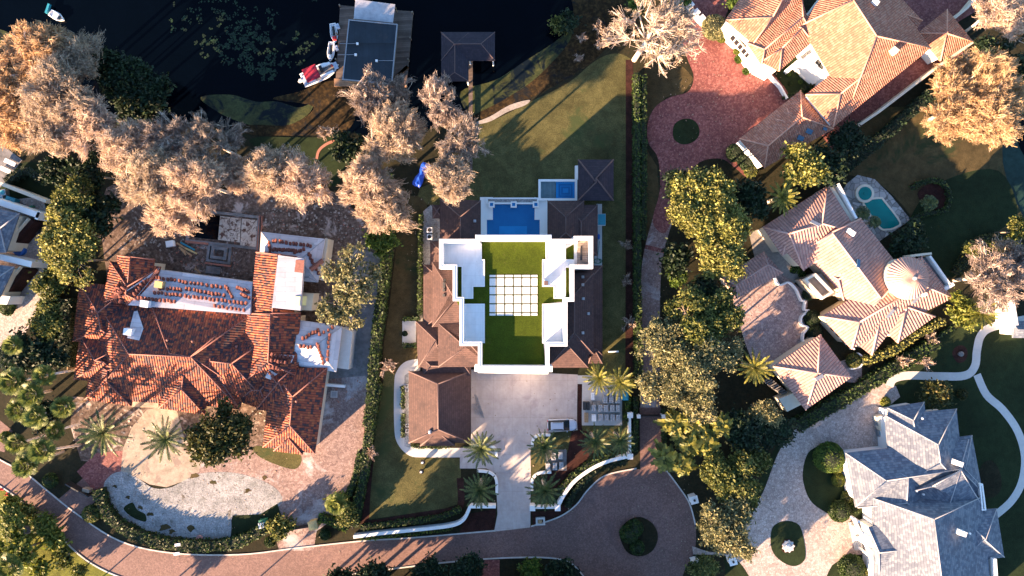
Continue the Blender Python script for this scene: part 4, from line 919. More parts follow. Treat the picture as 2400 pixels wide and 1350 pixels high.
wallrun(MB(), [(2165, 605), (2212, 672)], 20, 0, 4.4, False).build('balcony_floor', M['concg'], EH)
wallrun(MB(), [(2135, 600), (2184, 594)], 5, 0, 5.4, False).build('balustrade', M['cream'], EH)
wallrun(MB(), [(2215, 678), (2236, 665)], 8, 0, 5.4, False).build('balustrade', M['white'], EH)
p, n = hit(1991, 545); MB().box(p + Vector((0, 0, .2)), (1.3, .7, 1.0), R(-35)).build('chimney', M['white'], EH)
p, n = hit(2162, 690); MB().box(p + Vector((0, 0, .3)), (.6, .5, 1.0), R(30)).build('chimney', M['white'], EH)
for x, y, s, mm in [(2085, 734, 1.1, 'metal'), (2146, 700, 1.1, 'metal'), (1910, 524, 1.0, 'metal'), (2010, 618, .9, 'sky_glass')]:
    p, n = hit(x, y); MB().box(p + n * .12, (1.5 * s, .55, .25), rot=n.to_track_quat('Z', 'Y').to_matrix() @ Matrix.Rotation(R(25 if y > 650 else -50), 3, 'Z')).build('ridge_vent' if mm == 'metal' else 'skylight', M[mm], EH)
windows(EH, (1925, 762), (1975, 815), 3.4, 4, .8, 1.4, 'white')
house('tiled_lean_to', 'low pink-tiled covered walk between the pale patio and the brown court', [([(1690, 650), (1790, 590), (1835, 640), (1728, 700)], 3.4, ((1725, 668), (1800, 620)))], 'pkt', 'pkcap', 'cream', cat='covered walk')
EG = house('pyramid_roof_garage', 'detached pink-tiled garage with a pyramid roof in front of the court', [([(1812, 859), (1923, 784), (1996, 884), (1888, 961)], 4.2, ((1916, 874), (1917, 875)))], 'pkt', 'pkcap', 'cream', cat='garage', capr=.14)
p, n = hit(1918, 884); MB().box(p + Vector((0, 0, .15)), (1.3, .6, .7), R(30)).build('roof_vent', M['metal'], EG)
MB().pprism([(1825, 935), (1868, 918), (1885, 945), (1845, 965)], 0, 2.6).build('annex', M['cream'], EG)
for k in range(9): wallrun(MB(), [(1790 + k * 5, 895 + k * 3.5), (1805 + k * 5, 885 + k * 4.2)], 3, 0, .35 + .18 * k, False).build('stair_tread', M['concg'], EG)
# pool of the east house
def east_pool():
    root = thing('garden_pool', 'teal kidney-ended swimming pool with a round spa on a grey stone terrace', 'pool', at(2060, 490))
    P = smooth([(2022, 478), (2035, 466), (2065, 462), (2075, 470), (2112, 520), (2100, 535), (2080, 540), (2060, 534)], True, 4)
    pring(MB(), P, .30, 0, .12).build('coping', M['cream'], root)
    Q = offset(ccw([tuple(at(x, y, 0))[:2] for x, y in P]), .3); MB().prism(Q, 0, .06).build('pool_water', M['poolt'], root)
    p = at(2025, 454); MB().disc((p.x, p.y, 0), [(1.55, 0), (1.55, .35), (1.15, .36)], 24).build('spa_wall', M['cream'], root)
    MB().disc((p.x, p.y, 0), [(1.12, .3), (1.12, .40)], 24).build('spa_water', M['poolt'], root)
    MB().disc((p.x, p.y, 0), [(.3, .3), (.3, .48)], 12).build('spa_fountain', M['poolt'], root)
east_pool()
# ---------------------------------------------------------------- south-east house, grey slate
SE = house('slate_house', 'big house with blue-grey slate hips and white walls at the lower right', [
 ([(2080, 956), (2166, 942), (2180, 1040), (2084, 1050)], 4.1, ((2141, 985), (2143, 1000))),
 ([(2075, 974), (2242, 958), (2262, 1150), (2088, 1150)], 4.3, ((2199, 1042), (2204, 1085))),
 ([(2180, 1035), (2278, 1020), (2301, 1140), (2190, 1160)], 4.1, ((2258, 1090), (2262, 1100))),
 ([(1982, 1062), (2270, 1030), (2300, 1150), (2005, 1188)], 4.5, ((2078, 1127), (2250, 1100))),
 ([(2010, 1190), (2035, 1070), (2160, 1085), (2175, 1200)], 4.2, ((2125, 1180), (2130, 1120))),
 ([(2048, 1440), (2047, 1168), (2300, 1165), (2330, 1440)], 4.9, ((2215, 1420), (2190, 1217))),
 ([(2105, 1160), (2290, 1128), (2310, 1200), (2200, 1260)], 4.3, ((2185, 1140), (2252, 1102))),
 ([(2240, 1200), (2336, 1192), (2354, 1306), (2250, 1320)], 4.3, ((2309, 1266), (2308, 1262))),
 ([(2036, 1237), (2100, 1215), (2150, 1300), (2061, 1348)], 5.0, ((2061, 1296), (2135, 1286)), dict(slope=.3)),
], 'slt', 'slcap', 'white', over=.7, capr=.09)
MB().pprism([(2268, 1138), (2298, 1134), (2309, 1194), (2280, 1198)], 0, 3.4).build('balcony_floor', M['tan'], SE)
m = MB(); pring(m, [(2296, 1134), (2304, 1134), (2312, 1196), (2302, 1197)], .2, 0, 5.2); m.build('balcony_wall', M['white'], SE)
MB().pprism([(2300, 1312), (2330, 1310), (2340, 1420), (2306, 1420)], 0, 3.4).build('balcony_floor', M['tan'], SE)
m = MB(); pring(m, [(2328, 1310), (2336, 1310), (2344, 1420), (2334, 1420)], .2, 0, 5.2); m.build('balcony_wall', M['white'], SE)
for x, y in [(2238, 1083), (2246, 1245)]:
    p, n = hit(x, y); MB().box(p + Vector((0, 0, .3)), (1.2, .8, 1.8), R(-18), .95).build('chimney', M['white'], SE)
for x, y in [(2160, 980), (2147, 1150), (2163, 1158), (2271, 1249)]:
    p, n = hit(x, y); MB().disc(p - Vector((0, 0, .1)), [(.18, 0), (.18, .4), (.05, .5)], 8).build('roof_vent', M['white'], SE)
wallrun(MB(), [(2062, 975), (2088, 1050)], 16, 0, 1.4, False).build('terrace_wall', M['cream'], SE)
windows(SE, (2020, 1168), (2032, 1186), 3.6, 2, .9, 2.0, 'cream'); windows(SE, (1986, 1098), (1998, 1148), 4.2, 3, .9, 1.5, 'cream')
for i in range(5): MB().pprism([(1990 + i * 4, 1225), (1994 + i * 4, 1225), (2008 + i * 4, 1290), (2004 + i * 4, 1290)], 0, .2 + .16 * i).build('entrance_step', M['concl'], SE)
for k in range(4):
    p = at(2012 + k * 9, 1222 + k * 27, 4); MB().tube([(p.x, p.y, 0), (p.x, p.y, 4.2)], .22, 10).build('column', M['white'], SE)
wallrun(MB(), [(2002, 1215), (2050, 1318)], 6, 3.9, 4.4, False).build('portico_beam', M['white'], SE)
wb = thing('white_annex', 'small white gabled building cut off by the right edge', 'outbuilding', at(2385, 750))
rf = MB(); wl = MB(); block(rf, None, wl, [(2374, 792), (2372, 752), (2440, 752), (2440, 792)], 3.6, ((2386, 772), (2430, 772))); rf.build('roof', M['slt'], wb, uv=True); wl.build('wall', M['white'], wb)
MB().pprism([(2371, 700), (2378, 704), (2388, 768), (2374, 768)], 0, 3.9).build('gable_wall', M['white'], wb)
# ---------------------------------------------------------------- vegetation meshes (built once per kind and size, shared by the copies)
def unit(v): return v / np.maximum(np.linalg.norm(v, axis=-1, keepdims=True), 1e-9)
def leaves(c, s, asp, rg, outw=None, flat=.5):
    n = len(c); nrm = rg.normal(size=(n, 3)); nrm[:, 2] = np.abs(nrm[:, 2]) + flat
    nrm = unit(nrm); t = unit(np.cross(nrm, rg.normal(size=(n, 3)))) if outw is None else unit(outw + .35 * rg.normal(size=(n, 3)))
    b = unit(np.cross(nrm, t)); s = s[:, None]
    return t * s, b * s * asp
def crown_mesh(kind, Rr, hh, seed):
    """Rr crown radius, hh crown centre height; returns (crown mesh, trunk mesh); origin at the trunk foot"""
    rg = np.random.default_rng(seed); K = KINDS[kind]
    th0 = rg.uniform(0, 6.28)
    def rad(th): return Rr * (.97 if K.get('round') else 1) * (1 if K.get('round') else .86 + .12 * np.sin(3 * th + th0) + .08 * np.sin(5 * th + 2 * th0) + .05 * np.sin(9 * th + th0))
    nt_ = int(K['clumps'] * (Rr / 5.0) ** 2 + 12)
    nlb = int(9 + 2.2 * Rr); rz = Rr * K['rz']
    lt = rg.uniform(0, 6.28, nlb); lq = np.sqrt((np.arange(nlb) + .3) / nlb) * .86; lr = lq * rad(lt); lz = hh + rz * (np.sqrt(1 - (lq * .98) ** 2) * .8 - .25) + rg.normal(size=nlb) * rz * .14
    lobe = rg.integers(0, nlb, nt_); dv = unit(rg.normal(size=(nt_, 3))); dv[:, 2] = np.abs(dv[:, 2]) * 1.1 - .35
    ls = Rr * rg.uniform(.22, .36, nlb)[lobe] * rg.uniform(.55, 1.0, nt_) ** .5
    T = np.stack([lr[lobe] * np.cos(lt[lobe]), lr[lobe] * np.sin(lt[lobe]), lz[lobe]], 1) + dv * ls[:, None] * np.array([1, 1, .8])
    # limbs
    mb = MB(); tr = max(.14, Rr * .045); nl = K.get('limbs', 7)
    base = hh - rz * .75; base = max(base, hh * .28)
    lean = rg.normal(size=2) * .25
    mb.tube([(0, 0, 0), (lean[0] * .4, lean[1] * .4, base * .55), (lean[0], lean[1], base)], [tr * 1.25, tr, tr * .85], 7)
    nodes = []
    for i in range(nl):
        a = 6.283 * (i + rg.uniform(-.3, .3)) / nl; rr = Rr * rg.uniform(.35, .6); zz = hh + rz * rg.uniform(-.1, .45)
        p1 = (lean[0] + rr * .4 * math.cos(a), lean[1] + rr * .4 * math.sin(a), base + (zz - base) * .5); p2 = (rr * math.cos(a), rr * math.sin(a), zz)
        mb.tube([(lean[0], lean[1], base * .97), p1, p2], [tr * .6, tr * .42, tr * .22], 5); nodes += [p1, p2]
    p2 = (lean[0], lean[1], hh + rz * .5); mb.tube([(lean[0], lean[1], base * .97), p2], [tr * .6, tr * .25], 5); nodes.append(p2)
    Nn = np.array(nodes); nb = min(len(T), K.get('branches', 110))
    for k in range(nb):
        t = T[k]; d = np.linalg.norm(Nn - t, axis=1); a = Nn[int(np.argmin(d))]; m = (a + t) / 2 + rg.normal(size=3) * .12 * d.min(); 
        tt = t + (unit(t - np.array([0, 0, base])) * .5 if K.get('twig') else 0); mb.tube([tuple(a), tuple(m), tuple(tt)], [tr * .26, tr * .17, .035], 4, cap=False)
        if kind in ('bare', 'pinkbush', 'cypress', 'cypressg', 'cypresso') and k % 1 == 0:
            for _ in range(4 if kind in ('bare', 'pinkbush') else 2):
                e = t + unit(rg.normal(size=3) + .8 * unit(t - np.array([0, 0, base]))) * Rr * rg.uniform(.1, .2); mb.tube([tuple(m if rg.random() < .5 else t), tuple(e)], [.05, .012], 3, cap=False)
    cm = K['per']; c = np.repeat(T, cm, 0); sp = K['spread'] * (.7 + .6 * rg.random(len(T))); sp = np.repeat(sp, cm)[:, None]
    if K.get('twig'):        # feathery tufts: twigs strung along one direction per clump
        D = unit(unit(T - np.array([0, 0, hh - rz * .6])) * .8 + .75 * unit(rg.normal(size=T.shape))); D = np.repeat(D, cm, 0)
        c = c + D * rg.uniform(-1, 1, (len(c), 1)) * sp * 1.7 + rg.normal(size=c.shape) * sp * .42; out = D
    else:
        c = c + rg.normal(size=c.shape) * sp * np.array([1, 1, .6]); out = None
    s = rg.uniform(.6, 1.3, len(c)) * K['leaf']
    U, V = leaves(c, s, K['asp'], rg, out, K.get('flat', .25))
    name = 'crown'
    me = quads(name, c, U, V, M[K['mat']])
    tm = mb.mesh('trunk', M[K.get('bark', 'bark')], smooth=True)
    return me, tm
KINDS = dict(
 cypress=dict(clumps=300, per=60, spread=.52, leaf=.34, asp=.075, rz=.72, mat='cypress', twig=True, bark='barkp', flat=0),
 cypresso=dict(clumps=330, per=66, spread=.48, leaf=.33, asp=.085, rz=.72, mat='cypresso', twig=True, bark='barkp', flat=0),
 cypressg=dict(clumps=150, per=52, spread=.46, leaf=.34, asp=.07, rz=.78, mat='cypressg', twig=True, bark='barkp', flat=0),
 bare=dict(clumps=110, per=22, spread=.45, leaf=.36, asp=.07, rz=.6, mat='cypress', twig=True, bark='barkp', branches=260, limbs=9),
 pinkbush=dict(clumps=60, per=16, spread=.3, leaf=.3, asp=.09, rz=.6, mat='twigp', twig=True, bark='barkp', branches=60, limbs=6),
 oak=dict(clumps=140, per=84, spread=.42, leaf=.175, asp=.6, rz=.55, mat='oak'),
 oaky=dict(clumps=140, per=84, spread=.42, leaf=.18, asp=.6, rz=.55, mat='oaky'),
 oakp=dict(clumps=150, per=80, spread=.4, leaf=.17, asp=.42, rz=.5, mat='oakp'),
 sparse=dict(clumps=52, per=44, spread=.46, leaf=.22, asp=.5, rz=.4, mat='oakp', branches=90, bark='barkp'),
 dark=dict(clumps=150, per=44, spread=.5, leaf=.25, asp=.5, rz=.55, mat='dark'),
 magnolia=dict(clumps=420, per=40, round=1, spread=.42, leaf=.2, asp=.55, rz=.6, mat='olive'),
 bright=dict(clumps=190, per=40, spread=.40, leaf=.22, asp=.6, rz=.7, mat='bright'),
 yellow=dict(clumps=180, per=40, spread=.40, leaf=.24, asp=.5, rz=.6, mat='grassy'),
)
CACHE = {}; CLS = [1.2, 2.0, 3.0, 4.2, 5.4, 6.8, 8.4]
def tree(kind, px, py, rpx, h, label, name='tree', cat='tree', group=None, base=None):
    K = KINDS[kind]; hc = h * (.68 if rpx > 30 else .55); k = (H - hc) / H / S; r = rpx * k
    cl = min(CLS, key=lambda c: abs(math.log(c / r))); hr = round(hc * (cl / r)) or 1
    v = random.randint(0, 1 if cl > 5 else 2); key = (kind, cl, hr, v)
    sc = r / cl
    if key not in CACHE:
        cands = [q for q in CACHE if q[0] == kind and q[1] == cl and abs(q[2] - hr) <= 2 and (q[3] == v)]
        if cands: key = min(cands, key=lambda q: abs(q[2] - hr))
        else: CACHE[key] = crown_mesh(kind, cl, hr, abs(hash((cl, hr, v))) % 99991 + len(kind) * 7)
    cm, tm = CACHE[key]; loc = at(px, py, hc); loc.z = 0
    root = thing(name, label, cat, loc, group, random.uniform(0, 6.28)); zs = hc / key[2]
    root.scale = (sc, sc, zs)
    link('crown', cm, root); link('trunk', tm, root)
    return root
# ---- rounded shrubs and hedges
def shrub_mesh(R0, zs, n, leaf, mat, seed, hgt):
    rg = np.random.default_rng(seed); d = unit(rg.normal(size=(n, 3))); d[:, 2] = np.abs(d[:, 2]) * 1.0 - .15
    rr = R0 * rg.uniform(.86, 1.04, (n, 1)); c = d * rr * np.array([1, 1, zs]) + np.array([0, 0, hgt])
    U, V = leaves(c, rg.uniform(.6, 1.2, n) * leaf, .6, rg)
    core = MB(); prof = [(R0 * .9 * math.cos(t), max(-hgt + 0.01, R0 * zs * .9 * math.sin(t))) for t in [R(a) for a in (-60, -30, 0, 30, 55, 75, 88)]]
    core.disc((0, 0, hgt), prof, 14)
    return quads('foliage', c, U, V, M[mat], extra=core, extram=M['core'])
SH = {}
def ball(px, py, rpx, label, mat='hedge', zs=.8, name='topiary_shrub', cat='shrub', group=None, leaf=.14):
    r0 = rpx / S; hgt = r0 * zs * .8; k = (H - hgt) / H; r = r0 * k
    cl = min([.7, 1.2, 2.0, 2.8], key=lambda c: abs(math.log(c / r))); key = (cl, mat, zs, leaf)
    if key not in SH: SH[key] = shrub_mesh(cl, zs, int(900 * cl * cl + 200), leaf, mat, len(SH) + 5, cl * zs * .8)
    loc = at(px, py, hgt); loc.z = 0
    o = link(name, SH[key], None, loc); s = r / cl; o.scale = (s, s, s); o.rotation_euler = (0, 0, random.uniform(0, 6))
    return tag(o, label, cat, group)
def hedge(px, wpx, h, label, mat='hedge', sm=True, dens=34, cat='hedge', name='hedge', leaf=.15, rough=.12):
    P = smooth(px, False, 5) if sm else px; rg = np.random.default_rng(int(px[0][0] + px[0][1]))
    pts = []; W = [at(p[0], p[1], h) for p in P]; wv = wpx / S * (H - h) / H
    for i in range(len(W) - 1):
        a, b = W[i], W[i + 1]; L = (b - a).xy.length
        if L < 1e-6: continue
        u = (b - a).xy / L; nn = Vector((-u.y, u.x)); n = int(L * (wv + 2 * h) * dens / 2) + 1
        t = rg.uniform(0, 1, n); s = rg.uniform(-1, 1, n) * (wv / 2 + h * .6)
        for tt, ss in zip(t, s):
            off = max(-wv / 2, min(wv / 2, ss)); z = h if abs(ss) <= wv / 2 else h - (abs(ss) - wv / 2) / .6
            q = a.xy + (b - a).xy * tt + nn * off * (1 + rough * math.sin(3 * tt * L + i))
            pts.append((q.x, q.y, max(.1, z + rg.normal() * .09)))
    c = np.array(pts) + rg.normal(size=(len(pts), 3)) * .07
    U, V = leaves(c, rg.uniform(.6, 1.3, len(c)) * leaf, .6, rg)
    core = wallrun(MB(), px, wpx * .86, 0, h - .06, sm)
    org = (W[0].x, W[0].y, 0)
    me = quads('foliage', c, U, V, M[mat], None, org, core, M['core'])
    return tag(link(name, me, None, org), label, cat)
# ---- palms
def frond(rg, L, a, el, droop, wid, nleaf, pts, tri, stiff=1):
    """one feather frond: rachis arc with two rows of leaflets; adds quads to lists"""
    ca, sa = math.cos(a), math.sin(a)
    def pos(t): 
        r = L * t * math.cos(el) * (1 - .12 * t * t); z = L * (t * math.sin(el) - droop * t * t * .6)
        return np.array([r * ca, r * sa, z])
    side = np.array([-sa, ca, 0]); 
    for i in range(nleaf):
        t = (i + .6) / nleaf; p = pos(t); d = unit(pos(min(1, t + .03)) - pos(max(0, t - .03)))
        w = wid * (math.sin(math.pi * (.12 + .86 * t)) ** .6)
        for sg in (-1, 1):
            v = unit(side * sg + d * .75 + np.array([0, 0, -.25 + rg.normal() * .12])) * w * rg.uniform(.8, 1.15)
            pts.append(p + v / 2); tri.append((v / 2, d * L / nleaf * .30))
    for i in range(6):
        p0, p1 = pos(i / 6), pos((i + 1) / 6); pts.append((p0 + p1) / 2); tri.append(((p1 - p0) / 2, side * .035))
def palm_mesh(kind, seed, mat):
    rg = np.random.default_rng(seed); pts, tri = [], []
    if kind == 'date':
        for i in range(36):
            lay = i / 36; el = R(60 - 78 * lay + rg.normal() * 6); frond(rg, rg.uniform(3.1, 4.1) * (1 if lay > .1 else .8), i * 2.39996, el, .24 + .16 * lay, .30, 20, pts, tri)
    elif kind == 'queen':
        for i in range(20):
            lay = i / 20; el = R(50 - 55 * lay + rg.normal() * 6); frond(rg, rg.uniform(2.6, 3.2), i * 2.39996, el, .7, .85, 13, pts, tri)
    elif kind == 'banana':
        for i in range(13):
            a = i * 2.39996; L = rg.uniform(1.7, 2.6); el = R(55 - 50 * i / 11)
            for j in range(5):
                t = (j + .5) / 5; r = L * t * math.cos(el); z = L * (t * math.sin(el) - .45 * t * t); w = .52 * math.sin(math.pi * (.15 + .8 * t))
                d = np.array([math.cos(a), math.sin(a), .3 - .9 * t]) * L / 10 * 1.1; sd_ = np.array([-math.sin(a), math.cos(a), .0])
                for sg in (-1, 1):
                    v = (sd_ * sg + np.array([0, 0, .45])) * w / 2; pts.append(np.array([r * math.cos(a), r * math.sin(a), z]) + v); tri.append((d, v))
    else:  # fan palm: round pleated leaves on stalks
        for i in range(30):
            a = i * 2.39996; el = R(70 - 80 * i / 30 + rg.normal() * 5); L = rg.uniform(.9, 1.3); c = np.array([math.cos(a) * math.cos(el), math.sin(a) * math.cos(el), math.sin(el)]) * L
            d0 = unit(c); sd_ = np.array([-math.sin(a), math.cos(a), 0])
            for j in range(15):
                b = R(-118 + 236 * j / 14); v = d0 * math.cos(b) + sd_ * math.sin(b); v = unit(v + np.array([0, 0, -.22])) * rg.uniform(.6, .8); s2 = unit(np.cross(v, unit(np.cross(d0, sd_)))) * .06
                pts.append(c + v / 2); tri.append((v / 2, s2))
            pts.append(c / 2); tri.append((c / 2, sd_ * .03))
    c = np.array(pts); U = np.array([t[0] for t in tri]); V = np.array([t[1] for t in tri])
    return quads('crown', c, U, V, M[mat])
PAL = {}
def palm(kind, px, py, rpx, h, label, mat='palm', cat='palm tree', name='palm_tree', base=None):
    key = (kind, mat, random.randint(0, 1))
    if key not in PAL: PAL[key] = palm_mesh(kind, len(PAL) + 31, mat)
    R0 = dict(date=3.3, queen=2.8, banana=2.1, fan=1.9)[kind]; s = rpx / S * (H - h) / H / R0
    top = at(px, py, h); loc = Vector((top.x, top.y, 0))
    if base: loc = at(*base, 0)
    root = thing(name, label, cat, loc)
    mid = Vector(((top.x - loc.x) * .45, (top.y - loc.y) * .45, h * .5))
    tm = MB().tube([(0, 0, 0), mid, (top.x - loc.x, top.y - loc.y, h)], [.26, .2, .17] if kind != 'date' else [.4, .34, .32], 8).mesh('trunk', M['barkp'], smooth=True)
    c = link('crown', PAL[key], root, (top.x - loc.x, top.y - loc.y, h)); c.scale = (s, s, s); c.rotation_euler = (0, 0, random.uniform(0, 6.28))
    link('trunk', tm, root)
    return root
# ---------------------------------------------------------------- bare and mossy lakeside trees
GL = 'bald trees along the lake shore'
T_ = lambda k, x, y, r, h, l, n='cypress_tree': tree(k, x, y, r, h, l, n, 'tree', GL if n == 'cypress_tree' else None)
T_('cypresso', 110, 125, 92, 15, 'orange-lit bare cypress at the water below the small white boat')
T_('cypress', 190, 130, 62, 14, 'grey-beige bare cypress on the water side, right of the small white boat')
T_('cypresso', 45, 205, 80, 15, 'orange bare cypress at the left edge beside the algae inlet')
T_('cypress', 145, 215, 88, 16, 'wide beige bare cypress left of the dark green waterside tree')
T_('cypresso', 35, 285, 72, 14, 'orange bare cypress at the left edge above the grey patio')
T_('cypress', 118, 295, 80, 15, 'beige bare cypress between the left edge and the dark green waterside tree')
T_('cypress', 215, 300, 68, 15, 'beige bare cypress just below the dark green waterside tree')
T_('cypress', 295, 352, 70, 14, 'beige bare cypress above the tall dark hedge tree of the west lot')
T_('cypressg', 400, 330, 66, 14, 'greyish bare cypress at the shore, upper one of the middle clump')
T_('cypressg', 505, 340, 78, 14, 'greyish bare cypress at the shore, right end of the middle clump')
T_('cypress', 360, 415, 84, 16, 'large pale bare cypress at the left of the middle clump')
T_('cypress', 470, 430, 84, 16, 'large pale bare cypress overhanging the unfinished pool')
T_('cypress', 415, 505, 56, 14, 'pale bare cypress, lowest of the middle clump, above the pit boards')
T_('cypress', 550, 405, 44, 13, 'small pale bare cypress right of the middle clump')
T_('cypress', 632, 412, 62, 15, 'pale bare cypress, left of the lone pair by the round lawn')
T_('cypress', 705, 425, 68, 15, 'pale bare cypress, right of the lone pair by the round lawn')
T_('cypressg', 860, 240, 70, 13, 'purple-grey bare cypress overhanging the boathouse walkway')
T_('cypressg', 935, 215, 38, 12, 'small purple-grey bare cypress at the lower right corner of the boathouse')
T_('cypress', 920, 315, 80, 16, 'large pale pink bare cypress below the boathouse')
T_('cypress', 868, 425, 66, 16, 'pale pink bare cypress left of the blue tarpaulin')
T_('cypress', 915, 490, 64, 15, 'pale pink bare cypress above the bright green bush')
T_('cypressg', 1032, 245, 66, 18, 'thin brownish bare cypress at the foot of the L-shaped boat shelter')
T_('cypressg', 1085, 335, 62, 20, 'thin bare cypress crossing the gangway of the boat shelter')
T_('cypress', 1060, 415, 62, 21, 'thin bare cypress right of the blue tarpaulin')
T_('cypressg', 970, 320, 40, 13, 'small thin bare cypress between the large pink one and the gangway tree')
T_('cypresso', 2272, 242, 124, 15, 'very large golden-beige bare tree beyond the long garden wall', 'shade_tree')
T_('cypress', 2345, 30, 72, 14, 'beige bare tree in the top right corner', 'shade_tree')
T_('cypressg', 2330, 655, 88, 14, 'wide greyish bare tree right of the turret house', 'shade_tree')
T_('cypressg', 2375, 600, 52, 12, 'greyish bare tree at the right edge above the white annex', 'shade_tree')
# the leafless tree with its pale leaning trunk
t = tree('bare', 1530, 74, 116, 13, 'leafless pale tree with a visible leaning trunk by the red driveway', 'bare_tree')
p0, p1 = at(1487, 140, 0), at(1524, 78, 7.5)
q = t.matrix_world
tk = MB().tube([p0, (p0 + p1) / 2 + Vector((.2, .1, .3)), p1], [.5, .38, .3], 8)
tr_ = Matrix.Translation(t.location) @ Matrix.Rotation(t.rotation_euler.z, 4, 'Z') @ Matrix.Diagonal((*t.scale, 1))
tk.v = [tuple(tr_.inverted() @ Vector(v)) for v in tk.v]; link('leaning_trunk', tk.mesh('leaning_trunk', M['barkp'], smooth=True), t)
for x, y, r, l in [(905, 852, 26, 'round leafless bush on the narrow brown lawn above the curved path'), (872, 1062, 17, 'small leafless bush in the mulch left of the front lawn'), (1470, 574, 15, 'faint leafless bush, upper of two on the red mulch strip'), (1468, 660, 15, 'faint leafless bush, lower of two on the red mulch strip'), (1472, 757, 22, 'pinkish leafless bush on the mulch strip beside the great oak'), (1356, 136, 12, 'small pale bush in the marsh nearest the lawn corner'), (1362, 92, 12, 'small pale bush in the marsh, middle one'), (1402, 106, 11, 'small pale bush in the marsh, right one'), (1400, 62, 16, 'pale twiggy bush in the marsh beside the leafless tree'), (1420, 80, 14, 'second pale twiggy bush in the marsh touching the leafless tree'), (2183, 792, 17, 'small pinkish bare tree in the bed below the slanted hedge'), (2112, 846, 18, 'small pinkish bare tree, left of the pair above the garden path'), (2170, 852, 18, 'small pinkish bare tree, right of the pair above the garden path'), (1605, 632, 14, 'small pinkish bush beside the curved side drive'), (770, 312, 26, 'low greyish brushwood at the water by the round lawn')]:
    tree('pinkbush', x, y, r, 2.4, l, 'bare_bush', 'bush')
